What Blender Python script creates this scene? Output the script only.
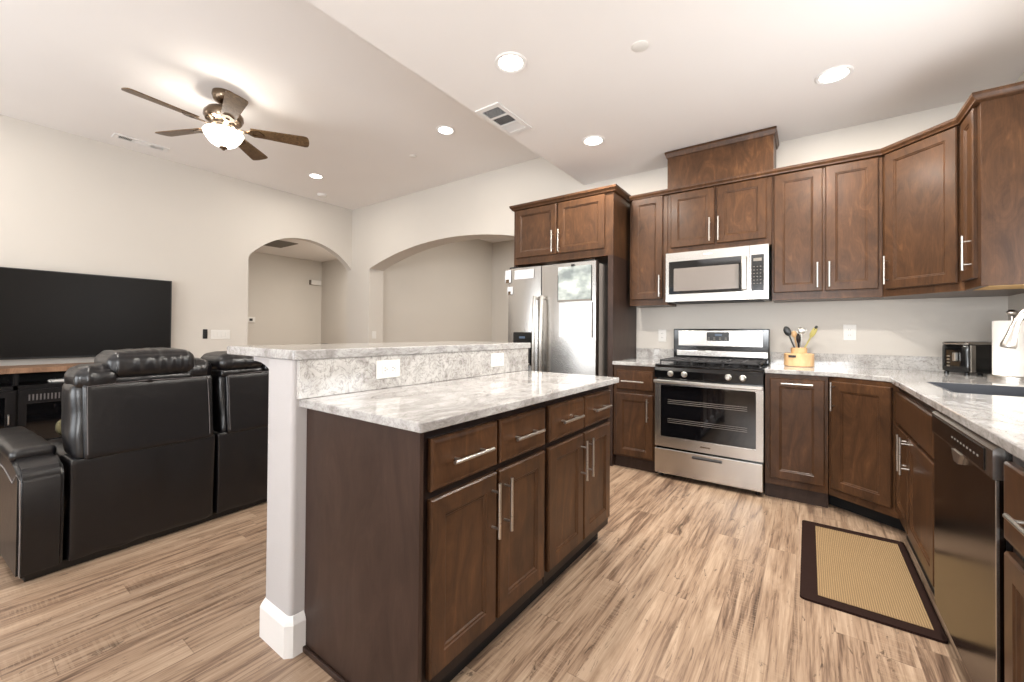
import bpy, bmesh, math, random
from mathutils import Vector, Matrix, noise
random.seed(4)
for o in list(bpy.data.objects): bpy.data.objects.remove(o)
scn = bpy.context.scene
COL = scn.collection
PI = math.pi
R = math.radians

# ------------------------------------------------------------------ camera
F_PX, YAW, PITCH, ROLL, SHIFT_PX, CAM_H = 413.3, .6219, .0099, .0076, -13.45, 1.159
f0 = Vector((-math.sin(YAW), math.cos(YAW), 0)); r0 = Vector((math.cos(YAW), math.sin(YAW), 0)); u0 = Vector((0, 0, 1))
fw = f0*math.cos(PITCH) + u0*math.sin(PITCH); u1 = u0*math.cos(PITCH) - f0*math.sin(PITCH)
rt = r0*math.cos(ROLL) + u1*math.sin(ROLL); up = -r0*math.sin(ROLL) + u1*math.cos(ROLL)
cd = bpy.data.cameras.new('camera'); cam = bpy.data.objects.new('camera', cd); COL.objects.link(cam)
cam.matrix_world = Matrix(((rt.x, up.x, -fw.x, 0), (rt.y, up.y, -fw.y, 0), (rt.z, up.z, -fw.z, CAM_H), (0, 0, 0, 1)))
cd.sensor_fit = 'HORIZONTAL'; cd.sensor_width = 36; cd.lens = F_PX*36/1024
cd.shift_y = SHIFT_PX/1024; cd.clip_start = .02; cd.clip_end = 100
scn.camera = cam

# ------------------------------------------------------------------ exposure, world, added fill lamps
vs = scn.view_settings
vs.view_transform = 'Standard'; vs.look = 'None'; vs.gamma = 1; vs.use_curve_mapping = False
vs.exposure = -0.38
w = bpy.data.worlds.new('world'); scn.world = w; w.use_nodes = True
w.node_tree.nodes['Background'].inputs[0].default_value = (.80, .90, 1, 1)
w.node_tree.nodes['Background'].inputs[1].default_value = 1.0

def area(name, loc, rot, sx, sy, power, col=(1, 1, 1), spread=180):
    l = bpy.data.lights.new(name, 'AREA'); l.shape = 'RECTANGLE'; l.size = sx; l.size_y = sy
    l.energy = power; l.color = col; l.spread = R(spread)
    o = bpy.data.objects.new(name, l); COL.objects.link(o); o.location = loc; o.rotation_euler = rot
    return o
# lamps added outside unseen glazing, mostly tilted up to brighten the ceilings
FILL_COL = (.95, .975, 1.0)
area('fill_patio', (-3.9, -3.04, 1.25), (R(146), 0, 0), 2.9, 2.2, 200, FILL_COL)
area('fill_dining', (-.25, -3.04, 1.5), (R(140), 0, 0), 1.9, 1.4, 310, FILL_COL)
area('fill_sink', (1.30, 2.25, 1.6), (0, R(115), 0), 1.0, 1.3, 62, FILL_COL)
area('fill_entry', (-3.6, 8.9, 1.6), (R(-90), 0, 0), 2.2, 2.0, 200, FILL_COL)

# ------------------------------------------------------------------ materials
def lin(r, g, b):
    f = lambda c: (c/255/12.92 if c/255 <= .04045 else ((c/255+.055)/1.055)**2.4)
    return (f(r), f(g), f(b), 1)
def newmat(name):
    m = bpy.data.materials.new(name); m.use_nodes = True
    nt = m.node_tree; b = nt.nodes['Principled BSDF']
    return m, nt, b
def nd(nt, t, **k):
    n = nt.nodes.new(t)
    for a, v in k.items():
        if a == 'ins':
            for i, x in v.items(): n.inputs[i].default_value = x
        else: setattr(n, a, v)
    return n
def ramp(nt, fac, stops, interp='LINEAR'):
    n = nt.nodes.new('ShaderNodeValToRGB'); n.color_ramp.interpolation = interp
    e = n.color_ramp.elements
    while len(e) < len(stops): e.new(.5)
    for i, (p, c) in enumerate(stops): e[i].position = p; e[i].color = c
    if fac is not None: nt.links.new(fac, n.inputs[0])
    return n
def coords(nt, scale=(1, 1, 1), rot=(0, 0, 0), kind='Object', loc=(0, 0, 0)):
    tc = nt.nodes.new('ShaderNodeTexCoord'); mp = nt.nodes.new('ShaderNodeMapping')
    mp.inputs['Scale'].default_value = scale; mp.inputs['Rotation'].default_value = rot; mp.inputs['Location'].default_value = loc
    nt.links.new(tc.outputs[kind], mp.inputs[0]); return mp.outputs[0]
def bump(nt, b, h, strength=.3, dist=.002):
    n = nt.nodes.new('ShaderNodeBump'); n.inputs['Strength'].default_value = strength; n.inputs['Distance'].default_value = dist
    nt.links.new(h, n.inputs['Height']); nt.links.new(n.outputs[0], b.inputs['Normal'])
def plain(name, col, rough=.5, metal=0, spec=None, emit=None, es=0, coat=0):
    m, nt, b = newmat(name)
    b.inputs['Base Color'].default_value = col; b.inputs['Roughness'].default_value = rough; b.inputs['Metallic'].default_value = metal
    if spec is not None: b.inputs['Specular IOR Level'].default_value = spec
    if coat: b.inputs['Coat Weight'].default_value = coat; b.inputs['Coat Roughness'].default_value = .1
    if emit: b.inputs['Emission Color'].default_value = emit; b.inputs['Emission Strength'].default_value = es
    # faint surface variation keeps every material procedural
    n = nd(nt, 'ShaderNodeTexNoise', ins={'Scale': 40.0, 'Detail': 3.0}); nt.links.new(coords(nt), n.inputs['Vector'])
    mr = nd(nt, 'ShaderNodeMapRange', ins={'To Min': max(.02, rough-.03), 'To Max': min(1, rough+.03)})
    nt.links.new(n.outputs[0], mr.inputs[0]); nt.links.new(mr.outputs[0], b.inputs['Roughness'])
    return m
def paint(name, col, bumpy=.25, scale=160):
    m, nt, b = newmat(name)
    b.inputs['Roughness'].default_value = .85; b.inputs['Specular IOR Level'].default_value = .25
    v = coords(nt)
    n = nd(nt, 'ShaderNodeTexNoise', ins={'Scale': float(scale), 'Detail': 4.0}); nt.links.new(v, n.inputs['Vector'])
    n2 = nd(nt, 'ShaderNodeTexNoise', ins={'Scale': 1.3, 'Detail': 2.0}); nt.links.new(v, n2.inputs['Vector'])
    a = tuple(c*.975 for c in col[:3])+(1,)
    r = ramp(nt, n2.outputs[0], [(.3, a), (.7, col)]); nt.links.new(r.outputs[0], b.inputs['Base Color'])
    bump(nt, b, n.outputs[0], bumpy, .002)
    return m
M = {}
M['wall'] = paint('wall_paint', lin(205, 199, 191))
M['ceiling'] = paint('ceiling_paint', lin(234, 230, 227), .15)
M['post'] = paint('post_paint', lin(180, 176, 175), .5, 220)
M['trim'] = plain('white_trim', lin(226, 224, 222), .4)
M['plastic_white'] = plain('white_plastic', lin(222, 219, 214), .4)
M['plastic_black'] = plain('black_plastic', lin(18, 17, 17), .3)
M['gap'] = plain('dark_recess', lin(9, 7, 7), .8)
M['steel'] = None

def wood_mat(name, dark, mid, light, rough=.33, grain=1.0):
    m, nt, b = newmat(name)
    b.inputs['Coat Weight'].default_value = .09; b.inputs['Coat Roughness'].default_value = .2; b.inputs['Specular IOR Level'].default_value = .18
    v = coords(nt, (5*grain, 5*grain, 1.6*grain))
    n = nd(nt, 'ShaderNodeTexNoise', ins={'Scale': 2.0, 'Detail': 9.0, 'Roughness': .66, 'Distortion': 2.2}); nt.links.new(v, n.inputs['Vector'])
    v2 = coords(nt, (90, 90, 5)); n2 = nd(nt, 'ShaderNodeTexNoise', ins={'Scale': 3.0, 'Detail': 4.0}); nt.links.new(v2, n2.inputs['Vector'])
    n3 = nd(nt, 'ShaderNodeTexNoise', ins={'Scale': 2.6, 'Detail': 3.0}); nt.links.new(coords(nt), n3.inputs['Vector'])
    ad = nd(nt, 'ShaderNodeMath', operation='MULTIPLY_ADD'); ad.inputs[1].default_value = .22
    nt.links.new(n2.outputs[0], ad.inputs[0]); nt.links.new(n.outputs[0], ad.inputs[2])
    ad2 = nd(nt, 'ShaderNodeMath', operation='MULTIPLY_ADD'); ad2.inputs[1].default_value = .5
    nt.links.new(n3.outputs[0], ad2.inputs[0]); nt.links.new(ad.outputs[0], ad2.inputs[2])
    r = ramp(nt, ad2.outputs[0], [(.62, dark), (.92, mid), (1.0, light)])
    mr = nd(nt, 'ShaderNodeMapRange', ins={'From Min': .4, 'From Max': 1.4}); nt.links.new(ad2.outputs[0], mr.inputs[0])
    nt.links.new(mr.outputs[0], r.inputs[0])
    r.color_ramp.elements[0].position = .25; r.color_ramp.elements[1].position = .55; r.color_ramp.elements[2].position = .85
    nt.links.new(r.outputs[0], b.inputs['Base Color'])
    b.inputs['Roughness'].default_value = rough
    bump(nt, b, n2.outputs[0], .06, .001)
    return m
M['cab'] = wood_mat('stained_cabinet_wood', lin(55, 37, 25), lin(77, 52, 34), lin(108, 75, 48))
M['cab_dark'] = wood_mat('face_frame_shaded', lin(22, 15, 13), lin(32, 22, 19), lin(42, 30, 25))  # same stain as the doors, darkened to paint the frames' shade in
M['panel'] = wood_mat('espresso_end_panel', lin(46, 33, 27), lin(58, 43, 36), lin(70, 54, 46), .4, .7)
M['bamboo'] = wood_mat('bamboo', lin(200, 160, 116), lin(216, 178, 134), lin(228, 194, 150), .45)
M['maple'] = wood_mat('maple_underside', lin(190, 150, 96), lin(205, 168, 112), lin(216, 182, 130), .5)
M['fan_wood'] = wood_mat('fan_blade_wood', lin(70, 52, 36), lin(112, 88, 62), lin(150, 124, 92), .35, 2)
M['stand_top'] = wood_mat('stand_top_wood', lin(104, 80, 64), lin(138, 108, 86), lin(164, 134, 110), .5)
M['stand'] = wood_mat('black_stand_wood', lin(16, 15, 16), lin(24, 22, 23), lin(32, 30, 30), .4)

def steel_mat(name, col, rough=.27, stretch=(1, 1, 60), amt=.02):
    m, nt, b = newmat(name)
    b.inputs['Metallic'].default_value = 1; b.inputs['Base Color'].default_value = col
    n = nd(nt, 'ShaderNodeTexNoise', ins={'Scale': 3.0, 'Detail': 3.0}); nt.links.new(coords(nt, stretch), n.inputs['Vector'])
    mr = nd(nt, 'ShaderNodeMapRange', ins={'To Min': rough-amt, 'To Max': rough+amt}); nt.links.new(n.outputs[0], mr.inputs[0])
    nt.links.new(mr.outputs[0], b.inputs['Roughness'])
    return m
M['steel'] = steel_mat('stainless_steel', lin(186, 182, 177), .24)
M['steel_dark'] = plain('grey_side_enamel', lin(146, 138, 132), .4, .2)
M['nickel'] = steel_mat('brushed_nickel', lin(196, 192, 186), .28)
M['black_steel'] = steel_mat('black_stainless', lin(88, 80, 74), .2, (60, 60, 1))
M['pewter'] = steel_mat('fan_pewter', lin(120, 104, 88), .25)
M['black_gloss'] = plain('black_enamel', lin(12, 12, 13), .12, 0, .6)
M['glass_black'] = plain('oven_glass', lin(10, 10, 12), .05, 0, .8)
M['grate'] = plain('cast_iron', lin(26, 24, 25), .55)
M['sink'] = plain('composite_sink', lin(58, 60, 66), .45)
M['screen'] = plain('tv_screen', lin(17, 14, 12), .35, 0, .15)
M['paper'] = plain('paper', lin(206, 206, 208), .8)
M['towel'] = paint('paper_towel', lin(246, 243, 238), .6, 90)
M['lamp'] = plain('lamp_lens', (1, 1, 1, 1), .5, emit=(1, .97, .92, 1), es=10)
M['olive'] = plain('olive_fabric', lin(84, 76, 46), .9)
M['grey_slot'] = plain('mid_grey', lin(120, 114, 106), .8)  # flat mid grey for grilles, buttons and strips
M['display'] = plain('display_glow', lin(20, 24, 30), .2, emit=(.5, .7, 1, 1), es=.25)

def granite(name, base, grey, dark, vein_scale=2.2, contrast=1.0, stretch=(1, 1, 1)):
    m, nt, b = newmat(name)
    v = coords(nt, stretch)
    n1 = nd(nt, 'ShaderNodeTexNoise', ins={'Scale': vein_scale, 'Detail': 9.0, 'Roughness': .62, 'Distortion': 1.6}); nt.links.new(v, n1.inputs['Vector'])
    n2 = nd(nt, 'ShaderNodeTexNoise', ins={'Scale': 60.0, 'Detail': 4.0, 'Roughness': .6}); nt.links.new(v, n2.inputs['Vector'])
    n3 = nd(nt, 'ShaderNodeTexNoise', ins={'Scale': vein_scale*2.4, 'Detail': 6.0, 'Distortion': 2.5}); nt.links.new(v, n3.inputs['Vector'])
    # thin veins where n3 crosses .5
    s = nd(nt, 'ShaderNodeMath', operation='SUBTRACT'); s.inputs[1].default_value = .5; nt.links.new(n3.outputs[0], s.inputs[0])
    ab = nd(nt, 'ShaderNodeMath', operation='ABSOLUTE'); nt.links.new(s.outputs[0], ab.inputs[0])
    vr = ramp(nt, ab.outputs[0], [(0, (1, 1, 1, 1)), (.035, (0, 0, 0, 1))])
    cr = ramp(nt, n1.outputs[0], [(.36, grey), (.56, base)])
    mx = nd(nt, 'ShaderNodeMixRGB', ins={'Color2': dark}); mm = nd(nt, 'ShaderNodeMath', operation='MULTIPLY'); mm.inputs[1].default_value = .55*contrast
    nt.links.new(vr.outputs[0], mm.inputs[0]); nt.links.new(mm.outputs[0], mx.inputs[0]); nt.links.new(cr.outputs[0], mx.inputs[1])
    sp = ramp(nt, n2.outputs[0], [(.34, (.72, .70, .68, 1)), (.48, (1, 1, 1, 1))])
    mu = nd(nt, 'ShaderNodeMixRGB', blend_type='MULTIPLY', ins={'Fac': .95*contrast}); nt.links.new(mx.outputs[0], mu.inputs[1]); nt.links.new(sp.outputs[0], mu.inputs[2])
    nt.links.new(mu.outputs[0], b.inputs['Base Color'])
    b.inputs['Roughness'].default_value = .08
    return m
M['granite'] = granite('white_granite', lin(180, 178, 176), lin(144, 140, 137), lin(112, 108, 106), 8.0, .8, (1, .5, 1))
M['granite_splash'] = granite('veined_granite_upstand', lin(198, 195, 191), lin(166, 161, 157), lin(104, 99, 96), 6.5, 1.0)

def leather_mat():
    m, nt, b = newmat('black_leather')
    b.inputs['Base Color'].default_value = lin(14, 12, 14); b.inputs['Roughness'].default_value = .3
    b.inputs['Specular IOR Level'].default_value = .55
    v = coords(nt)
    n = nd(nt, 'ShaderNodeTexVoronoi', ins={'Scale': 260.0}); nt.links.new(v, n.inputs['Vector'])
    n2 = nd(nt, 'ShaderNodeTexNoise', ins={'Scale': 9.0, 'Detail': 5.0, 'Distortion': .6}); nt.links.new(v, n2.inputs['Vector'])
    a = nd(nt, 'ShaderNodeMath', operation='MULTIPLY_ADD'); a.inputs[1].default_value = .06
    nt.links.new(n.outputs[0], a.inputs[0]); nt.links.new(n2.outputs[0], a.inputs[2])
    bump(nt, b, a.outputs[0], .3, .008)
    return m
M['leather'] = leather_mat()
M['stitch'] = plain('light_piping', lin(128, 122, 120), .6)
M['piping'] = plain('dark_piping', lin(92, 87, 88), .5)

def floor_mat():
    m, nt, b = newmat('wood_plank_floor')
    L = nt.links
    tc = nd(nt, 'ShaderNodeTexCoord'); sx = nd(nt, 'ShaderNodeSeparateXYZ'); L.new(tc.outputs['Object'], sx.inputs[0])
    def mt(op, a, bb=None, c=None):
        n = nd(nt, 'ShaderNodeMath', operation=op)
        for i, q in enumerate((a, bb, c)):
            if q is None: continue
            if isinstance(q, (int, float)): n.inputs[i].default_value = q
            else: L.new(q, n.inputs[i])
        return n.outputs[0]
    X, Y = sx.outputs[0], sx.outputs[1]
    u = mt('DIVIDE', mt('ADD', X, 2.53), .124); row = mt('FLOOR', u); fu = mt('FRACT', u)
    wn = nd(nt, 'ShaderNodeTexWhiteNoise', noise_dimensions='1D'); L.new(row, wn.inputs['W'])
    v = mt('DIVIDE', mt('ADD', Y, mt('MULTIPLY', wn.outputs[0], 1.22)), 1.22); colm = mt('FLOOR', v); fv = mt('FRACT', v)
    cb = nd(nt, 'ShaderNodeCombineXYZ'); L.new(row, cb.inputs[0]); L.new(colm, cb.inputs[1])
    w2 = nd(nt, 'ShaderNodeTexWhiteNoise', noise_dimensions='2D'); L.new(cb.outputs[0], w2.inputs['Vector'])
    pid = w2.outputs[0]
    def grain(sx_, sy_, scale, detail, dist, rough=.6):
        c = nd(nt, 'ShaderNodeCombineXYZ'); L.new(mt('MULTIPLY', X, sx_), c.inputs[0]); L.new(mt('MULTIPLY', Y, sy_), c.inputs[1]); L.new(mt('MULTIPLY', pid, 37.0), c.inputs[2])
        n = nd(nt, 'ShaderNodeTexNoise', ins={'Scale': scale, 'Detail': detail, 'Distortion': dist, 'Roughness': rough}); L.new(c.outputs[0], n.inputs['Vector']); return n.outputs[0]
    g1 = grain(13, .9, 1.6, 8.0, 1.2)          # broad cathedral grain
    g2 = grain(60, 1.7, 1.6, 6.0, .6)           # fine streaks
    g3 = grain(16, 3.2, 1.3, 7.0, 2.4, .7)           # dark stains
    g4 = grain(150, 5.0, 1.2, 4.0, .8)
    base = mt('ADD', mt('ADD', mt('MULTIPLY', g1, .55), mt('ADD', mt('MULTIPLY', g2, .30), mt('MULTIPLY', g4, .20))), mt('MULTIPLY', mt('SUBTRACT', pid, .5), .07))
    r = ramp(nt, base, [(.36, lin(72, 54, 43)), (.45, lin(118, 95, 78)), (.52, lin(154, 129, 107)), (.64, lin(183, 159, 136))])
    dk = ramp(nt, g3, [(.34, (1, 1, 1, 1)), (.40, (0, 0, 0, 1))])
    mx = nd(nt, 'ShaderNodeMixRGB', ins={'Color2': lin(62, 46, 36)}); L.new(mt('MULTIPLY', dk.outputs[0], .75), mx.inputs[0]); L.new(r.outputs[0], mx.inputs[1])
    # saw marks across some planks
    c = nd(nt, 'ShaderNodeCombineXYZ'); L.new(mt('MULTIPLY', X, 5.0), c.inputs[0]); L.new(mt('MULTIPLY', Y, 120.0), c.inputs[1])
    sn = nd(nt, 'ShaderNodeTexNoise', ins={'Scale': 1.0, 'Detail': 2.0}); L.new(c.outputs[0], sn.inputs['Vector'])
    patch = grain(6, 1.5, 1.0, 2.0, .2)
    pm = ramp(nt, patch, [(.52, (0, 0, 0, 1)), (.62, (1, 1, 1, 1))])
    sw = mt('MULTIPLY', mt('MULTIPLY', mt('GREATER_THAN', sn.outputs[0], .53), pm.outputs[0]), .22)
    m2 = nd(nt, 'ShaderNodeMixRGB', ins={'Color2': lin(186, 164, 140)}); L.new(sw, m2.inputs[0]); L.new(mx.outputs[0], m2.inputs[1])
    # seams
    e1 = mt('LESS_THAN', fu, .022); e2 = mt('LESS_THAN', fv, .0028); e = mt('MAXIMUM', e1, e2)
    m3 = nd(nt, 'ShaderNodeMixRGB', ins={'Color2': lin(96, 74, 58)}); L.new(mt('MULTIPLY', e, .35), m3.inputs[0]); L.new(m2.outputs[0], m3.inputs[1])
    L.new(m3.outputs[0], b.inputs['Base Color'])
    b.inputs['Roughness'].default_value = .33
    rr = nd(nt, 'ShaderNodeMapRange', ins={'To Min': .26, 'To Max': .46}); L.new(g2, rr.inputs[0]); L.new(rr.outputs[0], b.inputs['Roughness'])
    bump(nt, b, mt('SUBTRACT', g2, mt('MULTIPLY', e, 1.0)), .25, .002)
    return m
M['floor'] = floor_mat()

def mat_weave():
    m, nt, b = newmat('woven_mat')
    w1 = nd(nt, 'ShaderNodeTexWave', bands_direction='X', ins={'Scale': 38.0, 'Distortion': .3}); L = nt.links
    w2 = nd(nt, 'ShaderNodeTexWave', bands_direction='Y', ins={'Scale': 55.0, 'Distortion': .3})
    v = coords(nt); L.new(v, w1.inputs[0]); L.new(v, w2.inputs[0])
    a = nd(nt, 'ShaderNodeMath', operation='MULTIPLY'); L.new(w1.outputs['Fac'], a.inputs[0]); L.new(w2.outputs['Fac'], a.inputs[1])
    r = ramp(nt, a.outputs[0], [(0, lin(118, 94, 64)), (.6, lin(170, 142, 102))]); L.new(r.outputs[0], b.inputs['Base Color'])
    b.inputs['Roughness'].default_value = .9; bump(nt, b, a.outputs[0], .5, .002); return m
M['weave'] = mat_weave()
M['mat_border'] = plain('mat_border', lin(38, 22, 17), .8, 0, .15)
def photo_mat():
    m, nt, b = newmat('printed_sheet'); v = coords(nt, (6, 6, 9))
    n = nd(nt, 'ShaderNodeTexNoise', ins={'Scale': 1.2, 'Detail': 3.0}); nt.links.new(v, n.inputs['Vector'])
    r = ramp(nt, n.outputs[0], [(.35, lin(116, 124, 124)), (.55, lin(160, 168, 164)), (.7, lin(200, 204, 202))]); nt.links.new(r.outputs[0], b.inputs['Base Color'])
    b.inputs['Roughness'].default_value = .4; return m
M['print'] = photo_mat()
def bowl_mat():
    m, nt, b = newmat('frosted_bowl'); b.inputs['Base Color'].default_value = (1, .96, .88, 1); b.inputs['Roughness'].default_value = .4
    b.inputs['Emission Color'].default_value = (1, .95, .86, 1); b.inputs['Emission Strength'].default_value = 6
    n = nd(nt, 'ShaderNodeTexNoise', ins={'Scale': 6.0}); nt.links.new(coords(nt), n.inputs['Vector']); bump(nt, b, n.outputs[0], .05)
    return m
M['bowl'] = bowl_mat()

# ------------------------------------------------------------------ helpers
def link(name, bm, m, parent=None, smooth=False):
    me = bpy.data.meshes.new(name)
    bmesh.ops.recalc_face_normals(bm, faces=bm.faces)
    bm.to_mesh(me); bm.free()
    me.materials.append(M[m] if isinstance(m, str) else m)
    o = bpy.data.objects.new(name, me); COL.objects.link(o)
    if parent: o.parent = parent
    if smooth:
        for p in me.polygons: p.use_smooth = True
        try: me.set_sharp_from_angle(angle=R(40))
        except Exception: pass
    return o
def tag(o, label, cat, group=None):
    o['label'] = label; o['category'] = cat
    if group: o['group'] = group
    return o
def thing(name, label, cat, loc=(0, 0, 0), rz=0, group=None):
    o = bpy.data.objects.new(name, None); COL.objects.link(o); o.empty_display_size = .1
    o.location = loc; o.rotation_euler = (0, 0, rz)
    return tag(o, label, cat, group)
def struct(o): o['kind'] = 'structure'; return o
def copy_tree(o, parent=None):
    c = o.copy(); COL.objects.link(c)
    if parent: c.parent = parent
    for ch in list(o.children): copy_tree(ch, c)
    return c
B = bmesh.new
def box(bm, x0, x1, y0, y1, z0, z1, bev=0, seg=2, mat=None):
    r = bmesh.ops.create_cube(bm, size=1)
    vs_ = r['verts']
    bmesh.ops.scale(bm, vec=(abs(x1-x0), abs(y1-y0), abs(z1-z0)), verts=vs_)
    bmesh.ops.translate(bm, vec=((x0+x1)/2, (y0+y1)/2, (z0+z1)/2), verts=vs_)
    if bev:
        es = list({e for v in vs_ for e in v.link_edges})
        rr = bmesh.ops.bevel(bm, geom=es, offset=bev, segments=seg, profile=.5, affect='EDGES')
        vs_ = list({v for f in rr['faces'] for v in f.verts} | {v for v in vs_ if v.is_valid})
    if mat is not None: bmesh.ops.transform(bm, matrix=mat, verts=[v for v in vs_ if v.is_valid])
    return bm
def cyl(bm, p0, p1, r0_, r1_=None, seg=20, caps=True):
    p0, p1 = Vector(p0), Vector(p1); d = p1-p0
    rr = bmesh.ops.create_cone(bm, cap_ends=caps, segments=seg, radius1=r0_, radius2=r0_ if r1_ is None else r1_, depth=d.length)
    q = d.to_track_quat('Z', 'Y').to_matrix().to_4x4(); q.translation = (p0+p1)/2
    bmesh.ops.transform(bm, matrix=q, verts=rr['verts']); return bm
def tube(bm, pts, r, seg=10, caps=True):
    pts = [Vector(p) for p in pts]; rings = []
    rs = r if isinstance(r, (list, tuple)) else [r]*len(pts)
    ref = None
    for i, p in enumerate(pts):
        t = (pts[min(i+1, len(pts)-1)] - pts[max(i-1, 0)]).normalized()
        if ref is None: ref = Vector((0, 0, 1)) if abs(t.z) < .9 else Vector((1, 0, 0))
        a = (ref - t*ref.dot(t)).normalized(); bb = t.cross(a); ref = a
        rings.append([bm.verts.new(p + (a*math.cos(2*PI*k/seg)+bb*math.sin(2*PI*k/seg))*rs[i]) for k in range(seg)])
    for A, C_ in zip(rings, rings[1:]):
        for k in range(seg): bm.faces.new((A[k], A[(k+1) % seg], C_[(k+1) % seg], C_[k]))
    if caps: bm.faces.new(rings[0]); bm.faces.new(rings[-1])
    return bm
def lathe(bm, prof, seg=32, c=(0, 0, 0), axis='Z', cap=True):
    rings = []
    for (r, z) in prof:
        ring = []
        for k in range(seg):
            a = 2*PI*k/seg; x, y = r*math.cos(a), r*math.sin(a)
            co = (x, y, z) if axis == 'Z' else ((x, z, y) if axis == 'Y' else (z, x, y))
            ring.append(bm.verts.new((co[0]+c[0], co[1]+c[1], co[2]+c[2])))
        rings.append(ring)
    for A, C_ in zip(rings, rings[1:]):
        for k in range(seg): bm.faces.new((A[k], A[(k+1) % seg], C_[(k+1) % seg], C_[k]))
    if cap: bm.faces.new(rings[0]); bm.faces.new(rings[-1])
    return bm
def prism(bm, outer, holes=(), axis='Z', lo=0, hi=1):
    """extrude a 2-D outline (with holes). axis Z: (x,y); axis Y: (x,z); axis X: (y,z)"""
    def co(p, h):
        return {'Z': (p[0], p[1], h), 'Y': (p[0], h, p[1]), 'X': (h, p[0], p[1])}[axis]
    es = []
    for loop in [outer]+list(holes):
        vs_ = [bm.verts.new(co(p, lo)) for p in loop]
        for i in range(len(vs_)): es.append(bm.edges.new((vs_[i], vs_[(i+1) % len(vs_)])))
    n = {'Z': (0, 0, 1), 'Y': (0, 1, 0), 'X': (1, 0, 0)}[axis]
    r = bmesh.ops.triangle_fill(bm, use_beauty=True, use_dissolve=False, edges=es, normal=n)
    fs = [g for g in r['geom'] if isinstance(g, bmesh.types.BMFace)]
    ex = bmesh.ops.extrude_face_region(bm, geom=fs)
    vv = [g for g in ex['geom'] if isinstance(g, bmesh.types.BMVert)]
    bmesh.ops.translate(bm, vec=tuple(c*(hi-lo) for c in n), verts=vv)
    return bm
def sweep(bm, path, prof, closed=False):
    """sweep profile (outward d, z) along a plan polyline; outward = right-hand side of travel"""
    n = len(path); P_ = [Vector((p[0], p[1])) for p in path]; rings = []
    for i in range(n):
        a = (P_[i]-P_[i-1]).normalized() if (i > 0 or closed) else (P_[1]-P_[0]).normalized()
        b_ = (P_[(i+1) % n]-P_[i]).normalized() if (i < n-1 or closed) else a
        na, nb = Vector((a.y, -a.x)), Vector((b_.y, -b_.x)); m_ = (na+nb)
        m_ = m_/max(.2, (m_.dot(na)))
        rings.append([bm.verts.new((P_[i].x+m_.x*d, P_[i].y+m_.y*d, z)) for d, z in prof])
    rng = range(n if closed else n-1); k = len(prof)
    for i in rng:
        A, C_ = rings[i], rings[(i+1) % n]
        for j in range(k): bm.faces.new((A[j], A[(j+1) % k], C_[(j+1) % k], C_[j]))
    if not closed: bm.faces.new(rings[0]); bm.faces.new(rings[-1])
    return bm
def soft(x0, x1, y0, y1, z0, z1, r=.05, n=(10, 14, 10), puff=(0, 0, 0), wr=0, shear=0, seed=0, wdir=(6, 6, 6), bm=None):
    """cushion: rounded box with bulged faces and leather creases"""
    bm = bm or B()
    c = Vector(((x0+x1)/2, (y0+y1)/2, (z0+z1)/2)); h = Vector(((x1-x0)/2, (y1-y0)/2, (z1-z0)/2))
    r = min(r, h.x*.98, h.y*.98, h.z*.98)
    t = {}
    def vert(a, b_, g):
        k = (round(a, 5), round(b_, 5), round(g, 5))
        if k in t: return t[k]
        p = Vector((a*h.x, b_*h.y, g*h.z))
        q = Vector([max(-(h[i]-r), min(h[i]-r, p[i])) for i in range(3)]); d = p-q
        if d.length > 1e-9:
            # stretch the corner so that the surface sits on radius r
            p = q+d.normalized()*r if sum(1 for i in range(3) if abs(d[i]) > 1e-9) > 1 else q + d
        s = Vector((1-a*a, 1-b_*b_, 1-g*g))
        p.x += puff[0]*a*s.y*s.z; p.y += puff[1]*b_*s.x*s.z; p.z += puff[2]*g*s.x*s.y
        if wr:
            nn = noise.noise(Vector((p.x*wdir[0]+seed, p.y*wdir[1], p.z*wdir[2]+seed*2)))
            p += p.normalized()*(wr*nn*2) 
        p += c; p.x += shear*(p.z-z0)
        t[k] = bm.verts.new(p); return t[k]
    def face(fix, sgn):
        ax = [i for i in range(3) if i != fix]; na, nb = n[ax[0]], n[ax[1]]
        def sp(i, m_):  # denser samples at the rims
            q = -1+2*i/m_; return math.sin(q*PI/2)*.5+q*.5
        for i in range(na):
            for j in range(nb):
                cs = []
                for di, dj in ((0, 0), (1, 0), (1, 1), (0, 1)):
                    v = [0, 0, 0]; v[fix] = sgn; v[ax[0]] = sp(i+di, na); v[ax[1]] = sp(j+dj, nb); cs.append(vert(*v))
                try: bm.faces.new(cs)
                except ValueError: pass
    for fx in range(3):
        for s_ in (-1, 1): face(fx, s_)
    return bm

# ------------------------------------------------------------------ key dimensions (metres)
YW = 4.04      # kitchen / arch wall
XR = 1.05      # right wall
XTV = -6.2     # wall with the television
HK, HL = 2.74, 3.173
XS = -1.958    # edge of the lowered kitchen ceiling
YF = 3.45      # face frame plane of the back run (doors stand proud to 3.43)
YB = -2.9      # wall behind the camera

# ------------------------------------------------------------------ structure
def arc(cx, half, spring, rise, n=28):
    Rr = (half*half+rise*rise)/(2*rise); cz = spring+rise-Rr; a = math.asin(half/Rr)
    return [(cx+Rr*math.sin(-a+2*a*i/n), cz+Rr*math.cos(-a+2*a*i/n)) for i in range(n+1)]
bm = box(B(), -9.6, 1.5, -3.2, 9.3, -.06, 0); struct(link('floor', bm, 'floor'))
bm = box(B(), XS, 1.3, YB, YW+.02, HK, HL+.1); struct(link('ceiling_kitchen', bm, 'ceiling'))
bm = box(B(), XTV-.13, XS, YB, YW+.02, HL, HL+.1); struct(link('ceiling', bm, 'ceiling'))
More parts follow.
